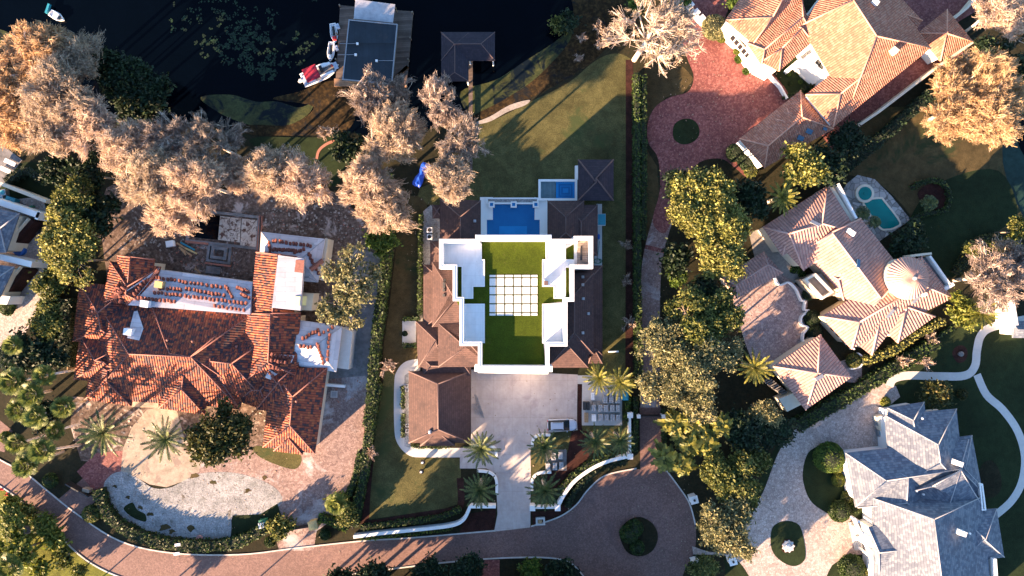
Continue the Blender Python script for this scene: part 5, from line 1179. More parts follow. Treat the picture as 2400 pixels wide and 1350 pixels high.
# ---------------------------------------------------------------- green trees
for k, x, y, r, h, l in [
 ('dark', 300, 190, 62, 9, 'dark green waterside tree, left part beside the beige cypresses'),
 ('dark', 352, 222, 52, 8, 'dark green waterside tree, right one reaching over the lake'),
 ('dark', 262, 158, 40, 9, 'dark green waterside tree, topmost, behind the cypresses'),
 ('dark', 320, 255, 44, 7, 'dark green waterside tree, lowest of the three over the brown shore'),
 ('oak', 185, 470, 56, 12, 'green oak, top of the tall row beside the grey-roofed villa'),
 ('oaky', 165, 545, 62, 13, 'yellow-green oak, middle of the tall row beside the grey-roofed villa'),
 ('oaky', 170, 605, 58, 13, 'yellow-green oak, lowest of the tall row beside the grey-roofed villa'),
 ('dark', 232, 500, 50, 10, 'dark green tree behind the tall row, above the red-tiled house'),
 ('dark', 215, 405, 48, 9, 'dark green tree below the cypresses at the left'),
 ('dark', 135, 400, 36, 6, 'low dark tree beside the grey patio'),
 ('oak', 122, 668, 30, 8, 'small green oak at the bend of the pale courtyard'),
 ('oak', 118, 745, 44, 8, 'dark green oak between the pale courtyard and the red-tiled house'),
 ('dark', 60, 830, 50, 8, 'dark green tree above the left palms'),
 ('magnolia', 518, 1022, 70, 9, 'dense round dark olive tree in front of the red-tiled house'),
 ('sparse', 825, 655, 72, 11, 'sparse yellow-green oak with visible limbs over the side drive, upper part'),
 ('sparse', 800, 720, 58, 10, 'sparse yellow-green oak over the side drive, lower left part'),
 ('bright', 893, 568, 36, 7, 'bright green leafy tree at the top of the boundary hedge'),
 ('dark', 815, 340, 36, 8, 'dark green tree at the edge of the round lawn'),
 ('bright', 905, 425, 16, 6, 'bright green bush among the pale pink cypresses'),
 ('oaky', 1640, 455, 68, 13, 'yellow-green oak above the red driveway mouth, highest of its clump'),
 ('oaky', 1608, 510, 56, 13, 'yellow-green oak leaning over the side drive'),
 ('oaky', 1680, 530, 74, 14, 'largest yellow-green oak between the side drive and the turret house'),
 ('oaky', 1690, 600, 62, 13, 'yellow-green oak, lowest of the clump beside the low tiled walk'),
 ('dark', 1752, 470, 46, 9, 'dark green tree behind the yellow-green oaks'),
 ('dark', 1590, 430, 40, 9, 'dark green tree in the shade left of the yellow-green oaks'),
 ('oaky', 1880, 385, 52, 11, 'yellow-green oak against the tiled wing with skylights'),
 ('dark', 1930, 395, 48, 8, 'dark green tree right of the oak at the skylight wing'),
 ('dark', 1985, 330, 40, 5, 'low dark shrub mass along the service path'),
 ('dark', 1660, 700, 50, 8, 'dark green tree in the gap between the two great oaks'),
 ('dark', 1585, 605, 34, 5, 'dark green shrub between the side drive and the oaks'),
 ('bright', 1582, 648, 24, 4, 'bright green bush at the bend of the side drive'),
 ('oak', 1640, 750, 84, 13, 'great green oak left of the brown court, shaded upper part'),
 ('oakp', 1555, 800, 66, 13, 'pale sunlit oak left part, beside the red mulch strip'),
 ('oakp', 1620, 845, 72, 14, 'pale sunlit oak, middle of the great clump beside the brown court'),
 ('oakp', 1680, 830, 58, 12, 'pale sunlit oak touching the brown court'),
 ('oakp', 1560, 900, 62, 12, 'pale sunlit oak above the side drive gate'),
 ('oakp', 1625, 912, 46, 11, 'pale sunlit oak just above the banana clump'),
 ('oakp', 1640, 955, 36, 9, 'small pale oak topping the banana clump'),
 ('oakp', 1785, 960, 38, 7, 'small pale oak below the pyramid-roofed garage'),
 ('oak', 1700, 1100, 60, 10, 'green oak, upper of the three beside the cul-de-sac'),
 ('oak', 1735, 1150, 48, 9, 'green oak, middle one beside the pale south drive'),
 ('oak', 1765, 1080, 34, 6, 'small green oak on the slope below the garage'),
 ('oakp', 1690, 1225, 68, 10, 'broad pale green oak hanging over the drive entrance, main crown'),
 ('oakp', 1715, 1262, 46, 9, 'broad pale green oak hanging over the drive entrance, lower crown'),
 ('dark', 1740, 1010, 46, 7, 'dark green tree right of the banana clump'),
 ('dark', 1820, 1010, 40, 5, 'dark shrub mass left of the pale south drive'),
 ('yellow', 2262, 725, 42, 8, 'bright yellow-green tree beside the lowest wing of the turret house'),
 ('oak', 2380, 540, 36, 7, 'green tree at the right edge above the greyish bare trees'),
 ('oak', 2300, 590, 38, 7, 'olive green tree between the dark lawn and the greyish bare trees'),
 ('dark', 2390, 170, 50, 8, 'dark green tree behind the golden-beige tree at the right edge'),
 ('dark', 2320, 120, 40, 7, 'dark green tree between the top right bare tree and the golden-beige one'),
 ('dark', 2130, 560, 34, 4, 'dark green shrub mass below the teal pool'),
 ('dark', 2105, 590, 26, 4, 'small dark shrub beside the turret'),
 ('magnolia', 2195, 925, 30, 5, 'round dark green tree behind the slate house'),
 ('bright', 1487, 18, 20, 6, 'bright green tree above the leafless tree'),
 ('bright', 1588, 6, 26, 6, 'bright green tree at the top edge beside the red driveway'),
 ('bright', 1722, 8, 18, 4, 'bright green shrub at the corner of the orange-tiled villa'),
 ('yellow', 60, 1290, 34, 5, 'yellow-green tree in the bottom left corner'),
 ('yellow', 20, 1225, 40, 5, 'green tree at the left edge below the road'),
 ('yellow', 105, 1225, 28, 3, 'yellow-green shrub left of the road bend'),
 ('oak', 660, 1230, 20, 2.6, 'dark bush by the green bin inside the gate'),
 ('oak', 815, 1205, 24, 4, 'green tree at the corner of the boundary fence'),
 ('dark', 1330, 60, 24, 3, 'olive bush in the marsh, upper one beside the dark water'),
 ('oak', 1308, 62, 16, 2.4, 'olive bush in the marsh, left one at the water'),
 ('dark', 1090, 1335, 40, 5, 'dark green tree at the bottom edge left of the red drive'),
 ('dark', 1010, 1342, 38, 5, 'dark green shrub mass at the bottom edge'),
 ('dark', 880, 1350, 34, 4, 'dark shrub at the bottom edge below the long road'),
 ('dark', 800, 1355, 26, 4, 'small dark shrub at the bottom edge, left end of the row'),
 ('bright', 1243, 1338, 26, 3, 'round green bush at the bottom edge right of the red drive'),
 ('dark', 1320, 1345, 30, 4, 'dark bush at the bottom edge before the cul-de-sac'),
 ('oak', 1650, 1330, 30, 4, 'green bush beside the entrance pillar at the bottom edge'),
 ('yellow', 790, 1180, 26, 3, 'small yellow-green bush beside the white slab near the fence'),
 ('dark', 100, 970, 40, 7, 'dark green tree among the left fan palms'),
 ('dark', 110, 830, 44, 7, 'dark green tree between the palms and the red-tiled house'),
]:
    tree(k, x, y, r, h, l, 'oak_tree' if k.startswith('oak') or k == 'sparse' else 'leafy_tree', 'tree')
# trees standing below the photograph, whose shade lies across the drive and the cul-de-sac
for x, y, r, h in [(1120, 1412, 46, 8), (1210, 1415, 46, 8), (1300, 1415, 46, 9), (1390, 1415, 48, 9), (1480, 1415, 48, 9), (900, 1412, 40, 7), (980, 1412, 46, 8), (1050, 1412, 46, 8), (690, 1470, 50, 12), (755, 1478, 50, 12), (600, 1545, 90, 20), (690, 1565, 90, 21), (800, 1500, 90, 20), (890, 1520, 110, 21), (1010, 1520, 110, 20), (1120, 1500, 100, 18), (1240, 1500, 100, 17), (1350, 1500, 95, 16), (1460, 1490, 80, 14), (760, 1640, 110, 24), (900, 1680, 120, 25), (640, 1620, 60, 15), (430, 1520, 40, 11), (250, 1500, 30, 9), (120, 1450, 26, 9), (1560, 1540, 80, 13), (-120, 700, 70, 10)]:
    tree('dark', x, y, r, h, 'dark tree outside the picture, south or west of the road', 'leafy_tree', 'tree', 'trees beyond the frame')
for x, y, r, k, l in [(30, 1180, 16, 'yellow', 'yellow-green shrub at the left edge below the red cones'), (70, 1195, 14, 'oak', 'small green bush left of the pale stones by the road'), (130, 1262, 20, 'yellow', 'yellow-green shrub right of the pale stones by the road'), (150, 1305, 16, 'oak', 'green shrub at the bottom left, right of the corner tree'), (95, 1330, 18, 'yellow', 'yellow-green shrub at the bottom edge in the left corner'), (40, 1260, 18, 'bright', 'bright green shrub left of the corner tree'), (12, 1290, 20, 'yellow', 'yellow-green shrub in the bottom left corner at the edge'), (190, 1335, 12, 'oak', 'small green bush on the verge at the bottom left')]:
    tree(k, x, y, r, 2.5, l, 'leafy_bush', 'bush')
for x, y, l in [(62, 1241, 'flat pale garden stone by the road bend, left one'), (92, 1240, 'flat pale garden stone by the road bend, right one')]:
    tag(MB().disc((*at(x, y, 0)[:2], 0), [(.9, 0), (.95, .3), (.7, .45), (.3, .5)], 9, 1.2, .8).build('garden_stone', M['concg']), l, 'stone')
house('shade_house', 'unseen tiled house added south of the cul-de-sac to shade it', [([(1170, 1420), (1560, 1420), (1560, 1560), (1170, 1560)], 7.5)], 'pkt', 'pkcap', 'cream')  # unseen house, added so its shadow fills the cul-de-sac
house('shade_house', 'unseen tiled house added south of the long road to shade it', [([(880, 1440), (1110, 1440), (1110, 1580), (880, 1580)], 7.5)], 'pkt', 'pkcap', 'cream')  # second unseen house, put in for the shade it casts
# ---------------------------------------------------------------- round clipped shrubs
for x, y, r, m, l in [
 (1943, 1072, 35, 'bright', 'large clipped round green shrub on the south-east island lawn'),
 (1968, 1198, 25, 'hedge', 'dark clipped round shrub at the lower end of the island lawn'),
 (1474, 1250, 21, 'hedge', 'clipped shrub on the cul-de-sac island, left one'),
 (1487, 1238, 20, 'hedge', 'clipped shrub on the cul-de-sac island, top one'),
 (1493, 1283, 17, 'hedge', 'clipped shrub on the cul-de-sac island, lowest one'),
 (1675, 64, 29, 'oakp', 'big pale olive round shrub at the white wall of the orange villa'),
 (1692, 89, 11, 'grassy', 'small yellow-green round shrub touching the big pale one'),
 (1730, 119, 10, 'grassy', 'small yellow-green round shrub halfway along the white wall'),
 (1731, 139, 9, 'bright', 'small green round shrub next below the yellow-green one at the white wall'),
 (1749, 167, 8, 'bright', 'small green round shrub at the lower end of the white wall'),
 (118, 1126, 17, 'hedge', 'clipped round shrub above the brick gate wing'),
 (214, 1204, 20, 'oak', 'round dark shrub left of the curved hedge'),
 (633, 1270, 12, 'hedge', 'small round shrub in the bed left of the lower gate'),
 (762, 1253, 12, 'hedge', 'small round shrub in the bed right of the lower gate'),
 (1995, 1330, 30, 'hedge', 'round dark shrub before the slate house at the bottom edge'),
 (2075, 942, 11, 'grassy', 'yellow-green round shrub at the top corner of the slate house'),
 (14, 1025, 14, 'grassy', 'bright clipped shrub by the left drive'),
 (18, 722, 17, 'hedge', 'round shrub before the white entrance canopy at the left'),
 (949, 782, 6, 'dark', 'small round shrub in the little side patio'),
 (1895, 690, 14, 'dark', 'dark planting in the upper niche of the court wall'),
 (1905, 745, 18, 'dark', 'dark planting in the middle niche of the court wall'),
 (1910, 780, 17, 'dark', 'dark planting in the lower niche of the court wall'),
 (2000, 845, 17, 'oak', 'green shrub between the garage and the big house'),
 (1780, 862, 12, 'oak', 'green shrub behind the court palm'),
 (1723, 358, 20, 'dark', 'dark shrub at the red driveway beside the skylight wing'),
 (1750, 378, 20, 'dark', 'dark shrub touching the skylight wing'),
 (1760, 400, 16, 'oak', 'lit shrub at the lower corner of the skylight wing'),
 (2255, 925, 12, 'mulchy' if False else 'olive', 'reddish shrub behind the slate house'),
 (1960, 1095, 15, 'grassy', 'yellow shrub against the white wall of the slate house, upper'),
 (1965, 1125, 15, 'grassy', 'yellow shrub against the white wall of the slate house, lower'),
 (1985, 1165, 14, 'oak', 'olive shrub against the wall of the slate house'),
 (2004, 1190, 13, 'hedge', 'green shrub at the entrance of the slate house'),
 (2030, 1345, 20, 'oak', 'olive shrub at the bottom edge before the slate house'),
 (2325, 1045, 0.1, 'hedge', '')][:-1]:
    ball(x, y, r, l, m)
sheet('shrub_ring', [(2326, 1080), (2345, 1110), (2345, 1150), (2320, 1168), (2300, 1150), (2295, 1110), (2305, 1085)], 'ground', .03)
# courtyard parterre
for i in range(5):
    for j in range(4): 
        x = 1838 + i * 14 + j * 10; y = 172 + i * 9 - j * 12 + 14
        if (i + j) % 2: ball(x, y, 5, '%s clipped bush from the left in the %s line of the walled courtyard parterre' % (ORD[i], ORD[j]), 'hedge' if i % 2 else 'bright', group='parterre bushes in the courtyard')
# ---------------------------------------------------------------- hedges
hedge([(918, 500), (905, 600), (893, 700), (880, 800), (872, 900), (862, 1000)], 22, 2.2, 'tall boundary hedge between the grey side drive and the brown strip lawn', 'hedge')
hedge([(882, 900), (868, 1000), (858, 1060), (850, 1120), (838, 1180), (828, 1235)], 18, 2.0, 'dark boundary hedge along the black fence beside the front lawn', 'hedge')
hedge([(845, 1060), (832, 1120), (815, 1160), (790, 1185)], 14, 1.6, 'low hedge between the brick drive and the fence')
hedge([(986, 500), (984, 600), (983, 740)], 7, 1.2, 'thin hedge along the west wall of the white house')
hedge([(1494, 170), (1495, 400), (1496, 640), (1500, 900)], 12, 2.4, 'left one of the two long parallel hedges beside the mulch strip', 'hedge', False)
hedge([(1509, 175), (1510, 400), (1509, 560)], 11, 2.2, 'right one of the two long parallel hedges, ending at the side drive', 'hedge', False)
hedge([(228, 1148), (240, 1190), (268, 1225), (310, 1252), (370, 1272), (450, 1281), (530, 1278), (580, 1262), (625, 1235)], 24, 1.5, 'broad curved hedge around the white gravel bed')
hedge([(745, 1215), (775, 1222), (815, 1240)], 18, 1.3, 'short hedge between the lower gate and the fence corner', 'bright')
hedge([(845, 1238), (930, 1228), (1020, 1216), (1080, 1195)], 9, 1.2, 'low hedge behind the white front wall')
hedge([(845, 1262), (950, 1252), (1060, 1238)], 8, .8, 'low planting outside the white front wall', 'bright')
hedge([(1330, 1190), (1350, 1150), (1400, 1105), (1470, 1082)], 12, .9, 'dark hedge outside the curved white entrance wall', 'dark')
hedge([(1300, 1165), (1330, 1130), (1380, 1090), (1440, 1065)], 10, 1.2, 'hedge inside the curved white entrance wall')
hedge([(1870, 1000), (1940, 960), (2010, 918), (2070, 880), (2130, 845), (2200, 800)], 30, 1.6, 'wide slanting hedge band above the pale south drive', 'hedge')
hedge([(2025, 848), (2090, 825), (2160, 780), (2215, 752)], 16, 1.8, 'sunlit hedge along the lowest wing of the turret house', 'oaky')
hedge([(2090, 862), (2150, 828), (2205, 785), (2240, 765)], 7, 1.0, 'thin trimmed hedge line below the turret house')
hedge([(1690, 1130), (1740, 1100), (1800, 1040), (1850, 990)], 26, 1.5, 'rough dark hedge on the slope left of the south drive', 'dark')
hedge([(1490, 930), (1490, 1000), (1488, 1060)], 9, 1.2, 'hedge left of the side drive gate')
hedge([(1557, 960), (1558, 1030), (1556, 1095)], 8, 1.2, 'hedge right of the side drive gate')
hedge([(1474, 925), (1468, 990)], 8, 1.2, 'short hedge beside the pallet yard', 'bright')
hedge([(1980, 395), (2060, 330), (2150, 250), (2230, 180)], 24, 1.8, 'dark shrub border below the long garden wall', 'dark')
hedge([(2140, 440), (2172, 424), (2212, 428), (2228, 462), (2214, 494), (2175, 500), (2145, 512), (2120, 560)], 9, .8, 'low curling hedge around the round flower bed')
hedge([(2245, 640), (2290, 570), (2345, 555)], 18, 1.2, 'olive planting at the corner of the dark lawn', 'olive')
hedge([(965, 1046), (1000, 1049), (1055, 1048)], 3.5, .5, 'tiny hedge along the front of the garage')
hedge([(944, 905), (943, 960)], 6, .8, 'small upper hedge between the path and the garage')
hedge([(944, 970), (943, 1026)], 6, .8, 'small lower hedge between the path and the garage')
hedge([(945, 747), (983, 747)], 7, .8, 'small hedge above the little side patio', sm=False)
hedge([(943, 810), (974, 810)], 8, .8, 'small hedge below the little side patio', sm=False)
hedge([(95, 420), (60, 400), (10, 425)], 18, 1.5, 'dark hedge beside the grey patio at the left', 'dark')
hedge([(110, 640), (105, 700), (98, 740), (100, 800)], 26, 2.4, 'dark hedge along the pale courtyard of the grey-roofed villa', 'hedge')
hedge([(150, 700), (152, 780), (150, 860)], 26, 2.0, 'dark hedge along the west wall of the red-tiled house', 'dark')
hedge([(1860, 640), (1872, 622), (1886, 650)], 10, 1.0, 'small hedge in the upper garden niche of the court', 'bright')
hedge([(1835, 230), (1870, 215), (1925, 185)], 6, .6, 'trimmed hedge at the edge of the walled courtyard parterre')
# ---------------------------------------------------------------- palms
for k, x, y, r, h, m, l, b in [
 ('date', 1128, 1052, 46, 6, 'palm', 'upper date palm left of the driveway', (1124, 1055)),
 ('date', 1124, 1150, 46, 6, 'palm', 'lower date palm left of the driveway', None),
 ('date', 1276, 1048, 42, 6, 'palm', 'date palm right of the driveway beside the car', None),
 ('date', 1278, 1150, 46, 6, 'palm', 'lower date palm right of the driveway at the white pillar', None),
 ('date', 1396, 1036, 42, 6, 'palm', 'date palm below the pallet yard', None),
 ('date', 1455, 1033, 38, 6, 'palm', 'date palm below the pallet yard next to the narrow white wall', None),
 ('date', 1404, 886, 40, 7, 'palmy', 'yellow-lit palm above the pallet yard, left one', None),
 ('date', 1454, 896, 42, 7, 'palmy', 'yellow-lit palm above the pallet yard, right one', None),
 ('date', 242, 1016, 60, 8, 'palm', 'big date palm before the red-tiled house, left one', (252, 1008)),
 ('date', 388, 1030, 54, 8, 'palm', 'date palm over the tan forecourt', (397, 1022)),
 ('date', 1770, 862, 46, 6, 'palmy', 'palm beside the court and the pyramid-roofed garage', None),
 ('date', 1833, 462, 46, 7, 'palmy', 'pale yellow palm above the turret house', None),
 ('date', 2300, 735, 44, 7, 'palmy', 'pale yellow palm beside the white annex', None),
 ('fan', 190 - 40, 953, 30, 9, 'fan', 'fan palm nearest the corner of the red-tiled house', (200, 940)),
 ('fan', 85, 975, 32, 10, 'fan', 'fan palm, middle one leaning left of the dark garden', (140, 958)),
 ('fan', 100, 1055, 34, 10, 'fan', 'fan palm with a long leaning pale trunk', (188, 1042)),
 ('fan', 75, 925, 34, 10, 'fan', 'fan palm above the middle leaning one', (120, 915)),
 ('fan', 30, 895, 36, 9, 'fan', 'bright fan palm at the left edge', None),
 ('fan', 105, 880, 28, 9, 'fan', 'fan palm below the dark tree at the left', None),
 ('fan', 45, 960, 32, 8, 'fan', 'fan palm at the left edge above the drive', None),
 ('fan', 60, 1090, 32, 9, 'fan', 'lowest fan palm beside the brick road at the left', None),
 ('fan', 40, 1040, 28, 8, 'fan', 'small fan palm at the left edge beside the clipped shrub', None),
 ('fan', 130, 1010, 24, 8, 'fan', 'small fan palm next to the long leaning trunk', None),
 ('fan', 788, 1182, 28, 3, 'fan', 'low fan palm in the green wedge beside the fence', None),
 ('fan', 30, 810, 26, 8, 'fan', 'fan palm below the pale courtyard at the left edge', None),
 ('fan', 22, 1330, 36, 8, 'fan', 'fan palm in the bottom left corner', (75, 1295)),
 ('banana', 1578, 992, 39, 6.0, 'palmy', 'banana plant at the top left of the golden clump', None),
 ('banana', 1620, 985, 39, 6.0, 'palmy', 'banana plant at the top middle of the golden clump', None),
 ('banana', 1688, 998, 34, 6.0, 'palmy', 'banana plant at the right end of the golden clump', None),
 ('banana', 1560, 1075, 43, 6.0, 'palmy', 'brightest banana plant leaning over the cul-de-sac', None),
 ('banana', 1618, 1045, 39, 6.0, 'palmy', 'banana plant in the centre of the golden clump', None),
 ('banana', 1658, 1040, 36, 6.0, 'palmy', 'banana plant right of the clump centre', None),
 ('banana', 1600, 1090, 36, 6.0, 'palmy', 'banana plant at the bottom of the golden clump', None),
 ('banana', 1645, 1015, 32, 5.5, 'palmy', 'small banana plant inside the golden clump', None),
 ('banana', 1595, 1020, 32, 5.5, 'palmy', 'small banana plant left inside the golden clump', None),
 ('queen', 2022, 500, 20, 3, 'palm', 'small dark palm at the left side of the teal pool', None),
 ('queen', 2050, 520, 18, 3, 'palm', 'small dark palm at the lower end of the teal pool', None),
 ('queen', 2180, 475, 22, 1.5, 'palm', 'grey-green spiky plant in the curled flower bed', None),
]:
    palm(k, x, y, r, h, l, m, 'banana plant' if k == 'banana' else 'palm tree', 'banana_plant' if k == 'banana' else 'palm_tree', b)
# ---------------------------------------------------------------- walls, fences, gates
def run(name, label, cat, pts, w, h, m, sm=True, z0=0):
    return tag(wallrun(MB(), pts, w, z0, h, sm).build(name, M[m]), label, cat)
w = thing('boundary_wall', 'low white wall along the street, curling up to the left of the driveway', 'wall', at(1000, 1240))
wallrun(MB(), [(828, 1259), (900, 1250), (1000, 1240), (1060, 1232), (1085, 1220), (1097, 1200), (1101, 1188)], 7, 0, 1.3).build('wall', M['white'], w)
wallrun(MB(), [(1101, 1188), (1162, 1188)], 7, 0, 1.35, False).build('wall', M['white'], w)
w = thing('entrance_wall', 'curved white entrance wall right of the driveway with square pillars', 'wall', at(1380, 1120))
wallrun(MB(), [(1309, 1185), (1325, 1155), (1350, 1125), (1390, 1097), (1430, 1080), (1474, 1070)], 8, 0, 1.3).build('wall', M['white'], w)
wallrun(MB(), [(1250, 1190), (1302, 1190)], 5, 0, 1.2, False).build('wall', M['white'], w)
wallrun(MB(), [(1476.5, 975), (1477, 1064)], 5, 0, 1.3, False).build('wall', M['white'], w)
for x, y in [(1248, 1191), (1307, 1191), (1477, 1070), (1477, 973)]:
    p = at(x, y, 1.6); MB().box((p.x, p.y, .8), (.8, .8, 1.6)).box((p.x, p.y, 1.65), (.92, .92, .1)).build('pillar', M['white'], w)
for x, y in [(1497, 976), (1555, 976)]:
    p = at(x, y, 1.6); tag(MB().box((p.x, p.y, .8), (.5, .5, 1.6)).box((p.x, p.y, 1.65), (.62, .62, .1)).build('gate_pillar', M['white']), 'small white gate pillar ' + ('left' if x < 1500 else 'right') + ' of the side drive gate', 'pillar')
run('gate', 'thin dark gate bar across the brick side drive', 'gate', [(1499, 976), (1553, 976)], 1.6, 1.4, 'black', False)
for l, pts in [('curled white kerb wall around the upper left driveway palm', [(1105, 1046), (1140, 1042), (1160, 1052), (1163, 1070)]), ('curled white kerb wall around the lower left driveway palm', [(1118, 1104), (1148, 1108), (1163, 1125), (1164, 1160)]),
               ('curled white kerb wall around the palm beside the car', [(1290, 1020), (1262, 1021), (1249, 1032), (1248, 1048)]), ('curled white kerb wall around the lower right driveway palm', [(1292, 1107), (1262, 1110), (1248, 1125), (1247, 1150)])]:
    run('kerb_wall', l, 'low wall', pts, 6, .5, 'white')
w = thing('garden_wall', 'long straight cream garden wall below the orange-tiled villa', 'wall', at(2100, 240))
wallrun(MB(), [(1958, 331), (2060, 262), (2180, 170), (2281, 98)], 6, 0, 2.2, False).build('wall', M['cream'], w)
run('garden_wall', 'short pale garden wall running to the top right corner', 'wall', [(2238, 42), (2268, 18), (2300, -20)], 5, 2.0, 'cream', False)
run('planter_wall', 'white planter wall beside the red driveway at the top', 'wall', [(1622, 22), (1640, 45), (1655, 58)], 8, 1.0, 'white', False)
for x, y in [(1618, 12), (1632, 30), (1645, 44)]:
    p = at(x, y, 1); tag(MB().box((p.x, p.y, .65), (.8, .8, 1.3), R(40)).box((p.x, p.y, 1.33), (.95, .95, .08), R(40)).build('pillar', M['white']), {1618: 'white cube pillar at the top end of the planter wall', 1632: 'white cube pillar in the middle of the planter wall', 1645: 'white cube pillar at the lower end of the planter wall'}[x], 'pillar')
run('courtyard_wall', 'pale low wall with a post beside the walled parterre', 'wall', [(1800, 170), (1830, 202), (1846, 230)], 4, 1.0, 'white', False)
run('court_wall', 'scalloped white low wall around the brown court', 'wall', [(1800, 658), (1815, 650), (1828, 668), (1850, 662), (1868, 680), (1880, 705), (1895, 700)], 4, .8, 'white')
run('court_wall', 'scalloped white low wall with bays around the dark planting', 'wall', [(1890, 700), (1886, 725), (1897, 728), (1880, 742), (1880, 760), (1895, 768), (1884, 782), (1884, 800), (1897, 805)], 4, .8, 'white')
run('garden_wall', 'curved white wall edging the shrub between garage and house', 'wall', [(1995, 865), (2018, 858), (2022, 838), (2012, 828)], 3.5, .8, 'white')
run('fence', 'black metal fence along the boundary hedge of the front lawn', 'fence', [(870, 905), (862, 980), (850, 1080), (842, 1150), (826, 1240)], 1.6, 1.6, 'black', False)
run('fence', 'pale timber fence rail left of the boundary hedge', 'fence', [(878, 830), (872, 900), (862, 970), (856, 1030)], 2.2, 1.5, 'wood', False)
run('fence', 'timber fence along the dark west side of the red-tiled house', 'fence', [(160, 720), (157, 830), (158, 870)], 2.4, 1.8, 'wood', False)
run('low_wall', 'white stub wall beside the red-tiled house and the square drain cover', 'wall', [(758, 902), (808, 906)], 6, 1.0, 'white', False)
run('low_wall', 'dark iron gate wing across the brick entrance at the left', 'gate', [(152, 1135), (205, 1165)], 3, 1.5, 'black', False)
run('low_wall', 'stucco end wall of the left brick entrance', 'wall', [(192, 1148), (209, 1152)], 8, 1.0, 'tan', False)
for x, y, l in [(660, 1242, 'yellow-brown pillar left of the lower gate'), (733, 1232, 'yellow-brown pillar right of the lower gate')]:
    p = at(x, y, 1.6); tag(MB().box((p.x, p.y, .8), (1.3, 1.3, 1.6), R(12)).box((p.x, p.y, 1.75), (1.5, 1.5, .3), R(12), .3).build('gate_pillar', M['gold']), l, 'pillar')
run('gate', 'thin black gate between the two yellow-brown pillars', 'gate', [(672, 1244), (722, 1236)], 1.5, 1.5, 'black', False)
for x, y, l in [(1632, 1322, 'white cross-shaped entrance pillar at the bottom edge'), (1718, 1316, 'white square entrance pillar with a dark lamp'), (1627, 1172, 'white square pillar at the cul-de-sac edge below the bananas')]:
    p = at(x, y, 1.8); t = thing('entrance_pillar', l, 'pillar', (p.x, p.y, 0)); MB().box((p.x, p.y, .85), (1.1, 1.1, 1.7), R(15)).box((p.x, p.y, 1.78), (1.3, 1.3, .14), R(15)).build('pillar', M['white'], t)
    MB().disc((p.x, p.y, 1.85), [(.15, 0), (.2, .3), (.05, .45)], 8).build('lamp', M['black'], t)
run('wall_spur', 'white curved spur wall at the bottom entrance', 'wall', [(1634, 1328), (1630, 1340), (1636, 1362)], 8, .9, 'white')
# ---------------------------------------------------------------- the parked car
def car():
    root = thing('parked_car', 'silver white estate car parked at the edge of the pale concrete driveway', 'car', at(1316, 994, 0)); root.location.z = 0
    X, Y = root.location.x, root.location.y; k = 1.04
    def ol(l0, l1, w, tap, n=3):
        return [(l0, -w * tap), (l0 + .25, -w), (l1 - .7, -w), (l1 - .15, -w * .72), (l1, -w * .35), (l1, w * .35), (l1 - .15, w * .72), (l1 - .7, w), (l0 + .25, w), (l0, w * tap)]
    def loft(rings, cap=True):
        m = MB(); n = len(rings[0][0])
        for pts, z in rings: m.v += [(X + x * k, Y + y * k, z if not hasattr(z, '__len__') else z[i]) for i, (x, y) in enumerate(pts)]
        for r in range(len(rings) - 1):
            for i in range(n): m.f.append((r * n + i, r * n + (i + 1) % n, (r + 1) * n + (i + 1) % n, (r + 1) * n + i))
        m.f.append(tuple(range(n))[::-1]); m.f.append(tuple((len(rings) - 1) * n + i for i in range(n))); return m
    b = loft([(ol(-2.2, 2.3, .86, .85), .30), (ol(-2.32, 2.42, .94, .85), .5), (ol(-2.32, 2.42, .94, .85), .72), (ol(-2.2, 2.3, .88, .8), .95), (ol(-2.1, 2.1, .80, .8), 1.02)]).build('body', M['carw'], root, True)
    cb = lambda x0, x1, w0, w1: [(x0, -w0), (x1, -w1), (x1, w1), (x0, w0)]
    loft([(cb(-2.2, 1.25, .80, .86), 1.0), (cb(-1.85, .25, .64, .64), 1.50)]).build('windows', M['glass'], root)
    loft([(cb(-1.8, .22, .60, .60), 1.49), (cb(-1.72, .14, .56, .56), 1.56)]).build('roof', M['carw'], root)
    for s in (-1, 1):
        MB().tube([(X - 1.5, Y + s * .55, 1.60), (X + .05, Y + s * .55, 1.60)], .04).build('roof_rail', M['black'], root)
        MB().box((X + .85, Y + s * 1.03, 1.02), (.16, .24, .14)).build('mirror', M['carw'], root)
        MB().box((X + 2.2, Y + s * .66, .78), (.32, .34, .14), s * -.5).build('headlight', M['glass'], root)
        MB().box((X - 2.36, Y + s * .70, .82), (.12, .3, .16)).build('tail_light', M['red'], root)
        MB().box((X - .9, Y + s * .64, 1.26), (.08, .06, .42)).build('window_pillar', M['carw'], root)
        for x in (-1.45, 1.45):
            wv = MB(); t = wv.tube([(X + x * k, Y + s * .78, .34), (X + x * k, Y + s * 1.0, .34)], .34, 14).build('wheel', M['black'], root)
            MB().tube([(X + x * k, Y + s * 1.0, .34), (X + x * k, Y + s * 1.02, .34)], .2, 10).build('rim', M['metal'], t)
    MB().box((X + 1.85, Y, 1.03), (.8, 1.2, .03), 0).build('bonnet', M['carw'], root)
    root.rotation_euler = (0, 0, R(1))
car()
